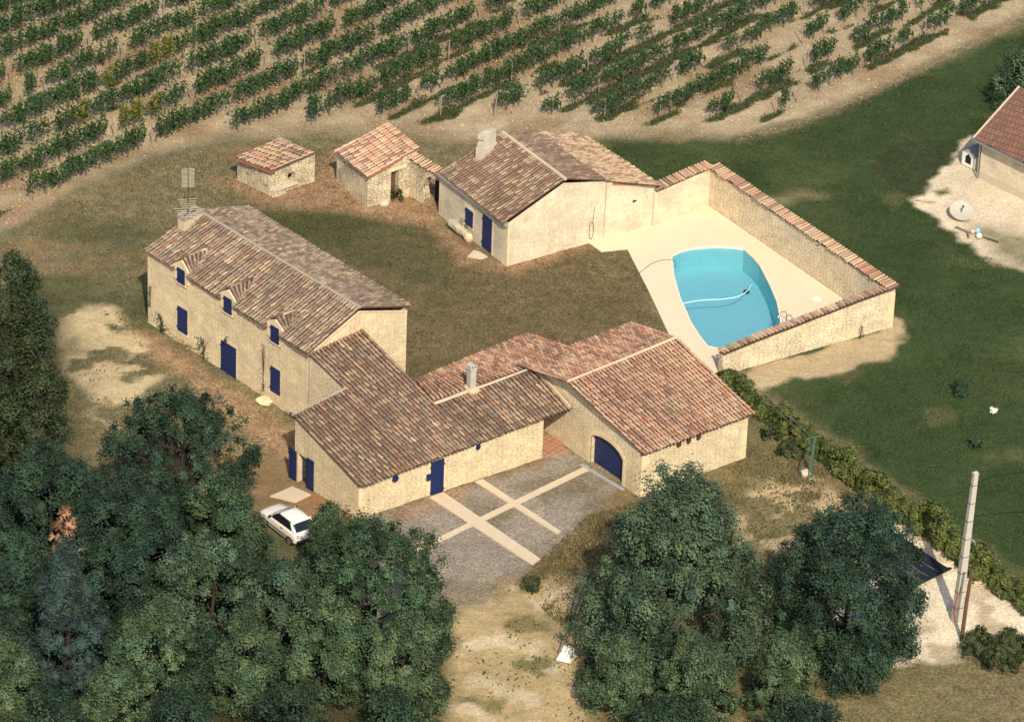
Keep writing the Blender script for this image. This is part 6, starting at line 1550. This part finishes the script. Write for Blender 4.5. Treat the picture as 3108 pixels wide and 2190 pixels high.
# ------------------------------------------------------------------ grass that stands up: one mass of small blades
def grass(name, label, polys, n, hgt_, mat, seed, avoid=()):
    r = np.random.default_rng(seed); P_ = []
    for poly, share in polys:
        p = np.array(poly); lo, hi = p.min(0), p.max(0); m_ = int(n * share)
        q = lo + r.random((m_ * 2, 2)) * (hi - lo); s = sdist(q[:, 0], q[:, 1], poly) > 0.1
        q = q[s][:m_]; den = fbm(q[:, 0], q[:, 1], 2.2, seed, 3); q = q[r.random(len(q)) < np.clip((den - .34) * 4, .05, 1)]
        P_.append(q)
    q = np.concatenate(P_)
    for av in avoid: q = q[sdist(q[:, 0], q[:, 1], av) < -.15]
    n = len(q); z = gz(q[:, 0], q[:, 1]) - .06
    h_ = hgt_ * (.5 + r.random(n)); a_ = r.random(n) * 6.28; w_ = hgt_ * .20
    lx, ly = r.normal(0, .35, n) * h_, r.normal(0, .35, n) * h_
    c = np.stack([q[:, 0], q[:, 1], z], 1); d = np.stack([np.cos(a_) * w_, np.sin(a_) * w_, 0 * a_], 1); t2 = np.stack([lx, ly, h_], 1)
    V = np.stack([c - d, c + d, c + d * .45 + t2, c - d * .45 + t2], 1).reshape(-1, 3)
    col = (.55 + .8 * r.random((n, 1))) * np.concatenate([1 + r.normal(0, .15, (n, 1)), np.ones((n, 1)), np.ones((n, 1))], 1)
    o = link(name, np_mesh(name, V, np.arange(n * 4).reshape(n, 4), mat, np.repeat(np.clip(col, .2, 2), 4, 0)))
    tag(o, label, 'grass', kind='stuff')
M['blade_green'] = leaf_mat('green_grass_blades', (0.040, 0.062, 0.018), .2)
M['blade_olive'] = leaf_mat('olive_grass_blades', (0.125, 0.105, 0.043), .2)
grass('meadow_grass', 'long dark green grass of the meadow on the right', [([(5.5, 29.0), (13, 29.6), (18.5, 33), (24.5, 39.2), (34, 48), (36, 10), (30, -22), (24.5, -16), (17, -4.3), (23.5, 6.5), (12, 21.8), (9.5, 19.5)], 1.0)], 70000, .11, M['blade_green'], 1, [YARD, GS])
grass('field_grass', 'rough olive grass around the farm buildings', [([(-33, 12), (-22, 25), (-4, 28.5), (4, 28.8), (0, 24), (-12, 18), (-20, 8), (-22, -2), (-14, -14), (-18, -18), (-26, -8)], .6), ([(9, -16), (14, -9), (17, -9), (22, -16), (19, -24), (9, -24)], .25), ([(.5, -24.5), (4.4, -17), (7, -15.5), (8, -24), (4, -30)], .15)], 60000, .13, M['blade_olive'], 2, [[tuple(fl), tuple(fr_), tuple(brr), tuple(bll)], BALD, [tuple(F1), tuple(Rr), tuple(Bk), tuple(Lf)], [tuple(f2), tuple(r2), tuple(b2), tuple(l2)], [tuple(FLg), tuple(FRg), (7, -1), (1, -7)]])

# weeds under the vine rows and straw stubble between them
def scatter(name, label, q, size, mat, seed, zup, e=.5):
    r = np.random.default_rng(seed); n = len(q)
    c = np.stack([q[:, 0], q[:, 1], gz(q[:, 0], q[:, 1]) + zup * r.random(n)], 1)
    up = np.tile([[0, 0, 1.0]], (n, 1))
    V, F = leaf_quads(c, size, r, up, .25, e)
    col = (.5 + .9 * r.random((n, 1))) * np.ones((1, 3)) * (1 + r.normal(0, .10, (n, 3)))
    tag(link(name, np_mesh(name, V, F, mat, np.repeat(np.clip(col, .15, 2), 4, 0))), label, 'grass', kind='stuff')
r = np.random.default_rng(77)
q = np.stack([r.uniform(-38, 40, 420000), r.uniform(12, 56, 420000)], 1)
ix = np.clip(((q[:, 0] + 40) / .2).astype(int), 0, len(core_x) - 1) + 10; iy = np.clip(((q[:, 1] + 44) / .2).astype(int), 0, len(core_y) - 1) + 10
w_s = wd[iy, ix]
scatter('row_weeds', 'low green weeds growing under the vine rows', q[(r.random(len(q)) < w_s * .9)], .15, M['leaf_weed'], 78, .14)
M['leaf_straw'] = leaf_mat('straw_stubble', (.50, .39, .23), .1)
sl_ = soil[iy, ix] * (1 - w_s)
keep = (r.random(len(q)) < sl_ * .14)
scatter('straw_stubble', 'pale dry stubble on the vineyard soil', q[keep], .14, M['leaf_straw'], 79, .07, .3)
q2 = np.stack([r.uniform(-40, 34, 160000), r.uniform(-42, 30, 160000)], 1)
ix = np.clip(((q2[:, 0] + 40) / .2).astype(int), 0, len(core_x) - 1) + 10; iy = np.clip(((q2[:, 1] + 44) / .2).astype(int), 0, len(core_y) - 1) + 10
bm = np.maximum(np.maximum(bl_, br_), st_)[iy, ix]
scatter('bare_ground_weeds', 'sparse dark weeds on the bare patches', q2[r.random(len(q2)) < bm * .22 * (fbm(q2[:, 0], q2[:, 1], 1.5, 4, 3) > .52)], .17, M['leaf_weed'], 80, .12)

q3 = np.stack([r.uniform(-36, 24, 260000), r.uniform(-26, 30, 260000)], 1)
ix = np.clip(((q3[:, 0] + 40) / .2).astype(int), 0, len(core_x) - 1) + 10; iy = np.clip(((q3[:, 1] + 44) / .2).astype(int), 0, len(core_y) - 1) + 10
scatter('lawn_grass', 'short worn brown green grass of the courtyard lawn', q3[(r.random(len(q3)) < lw[iy, ix] * .55) & (sdist(q3[:, 0], q3[:, 1], DECK) < -.1)], .10, M['blade_olive'], 81, .05, .35)
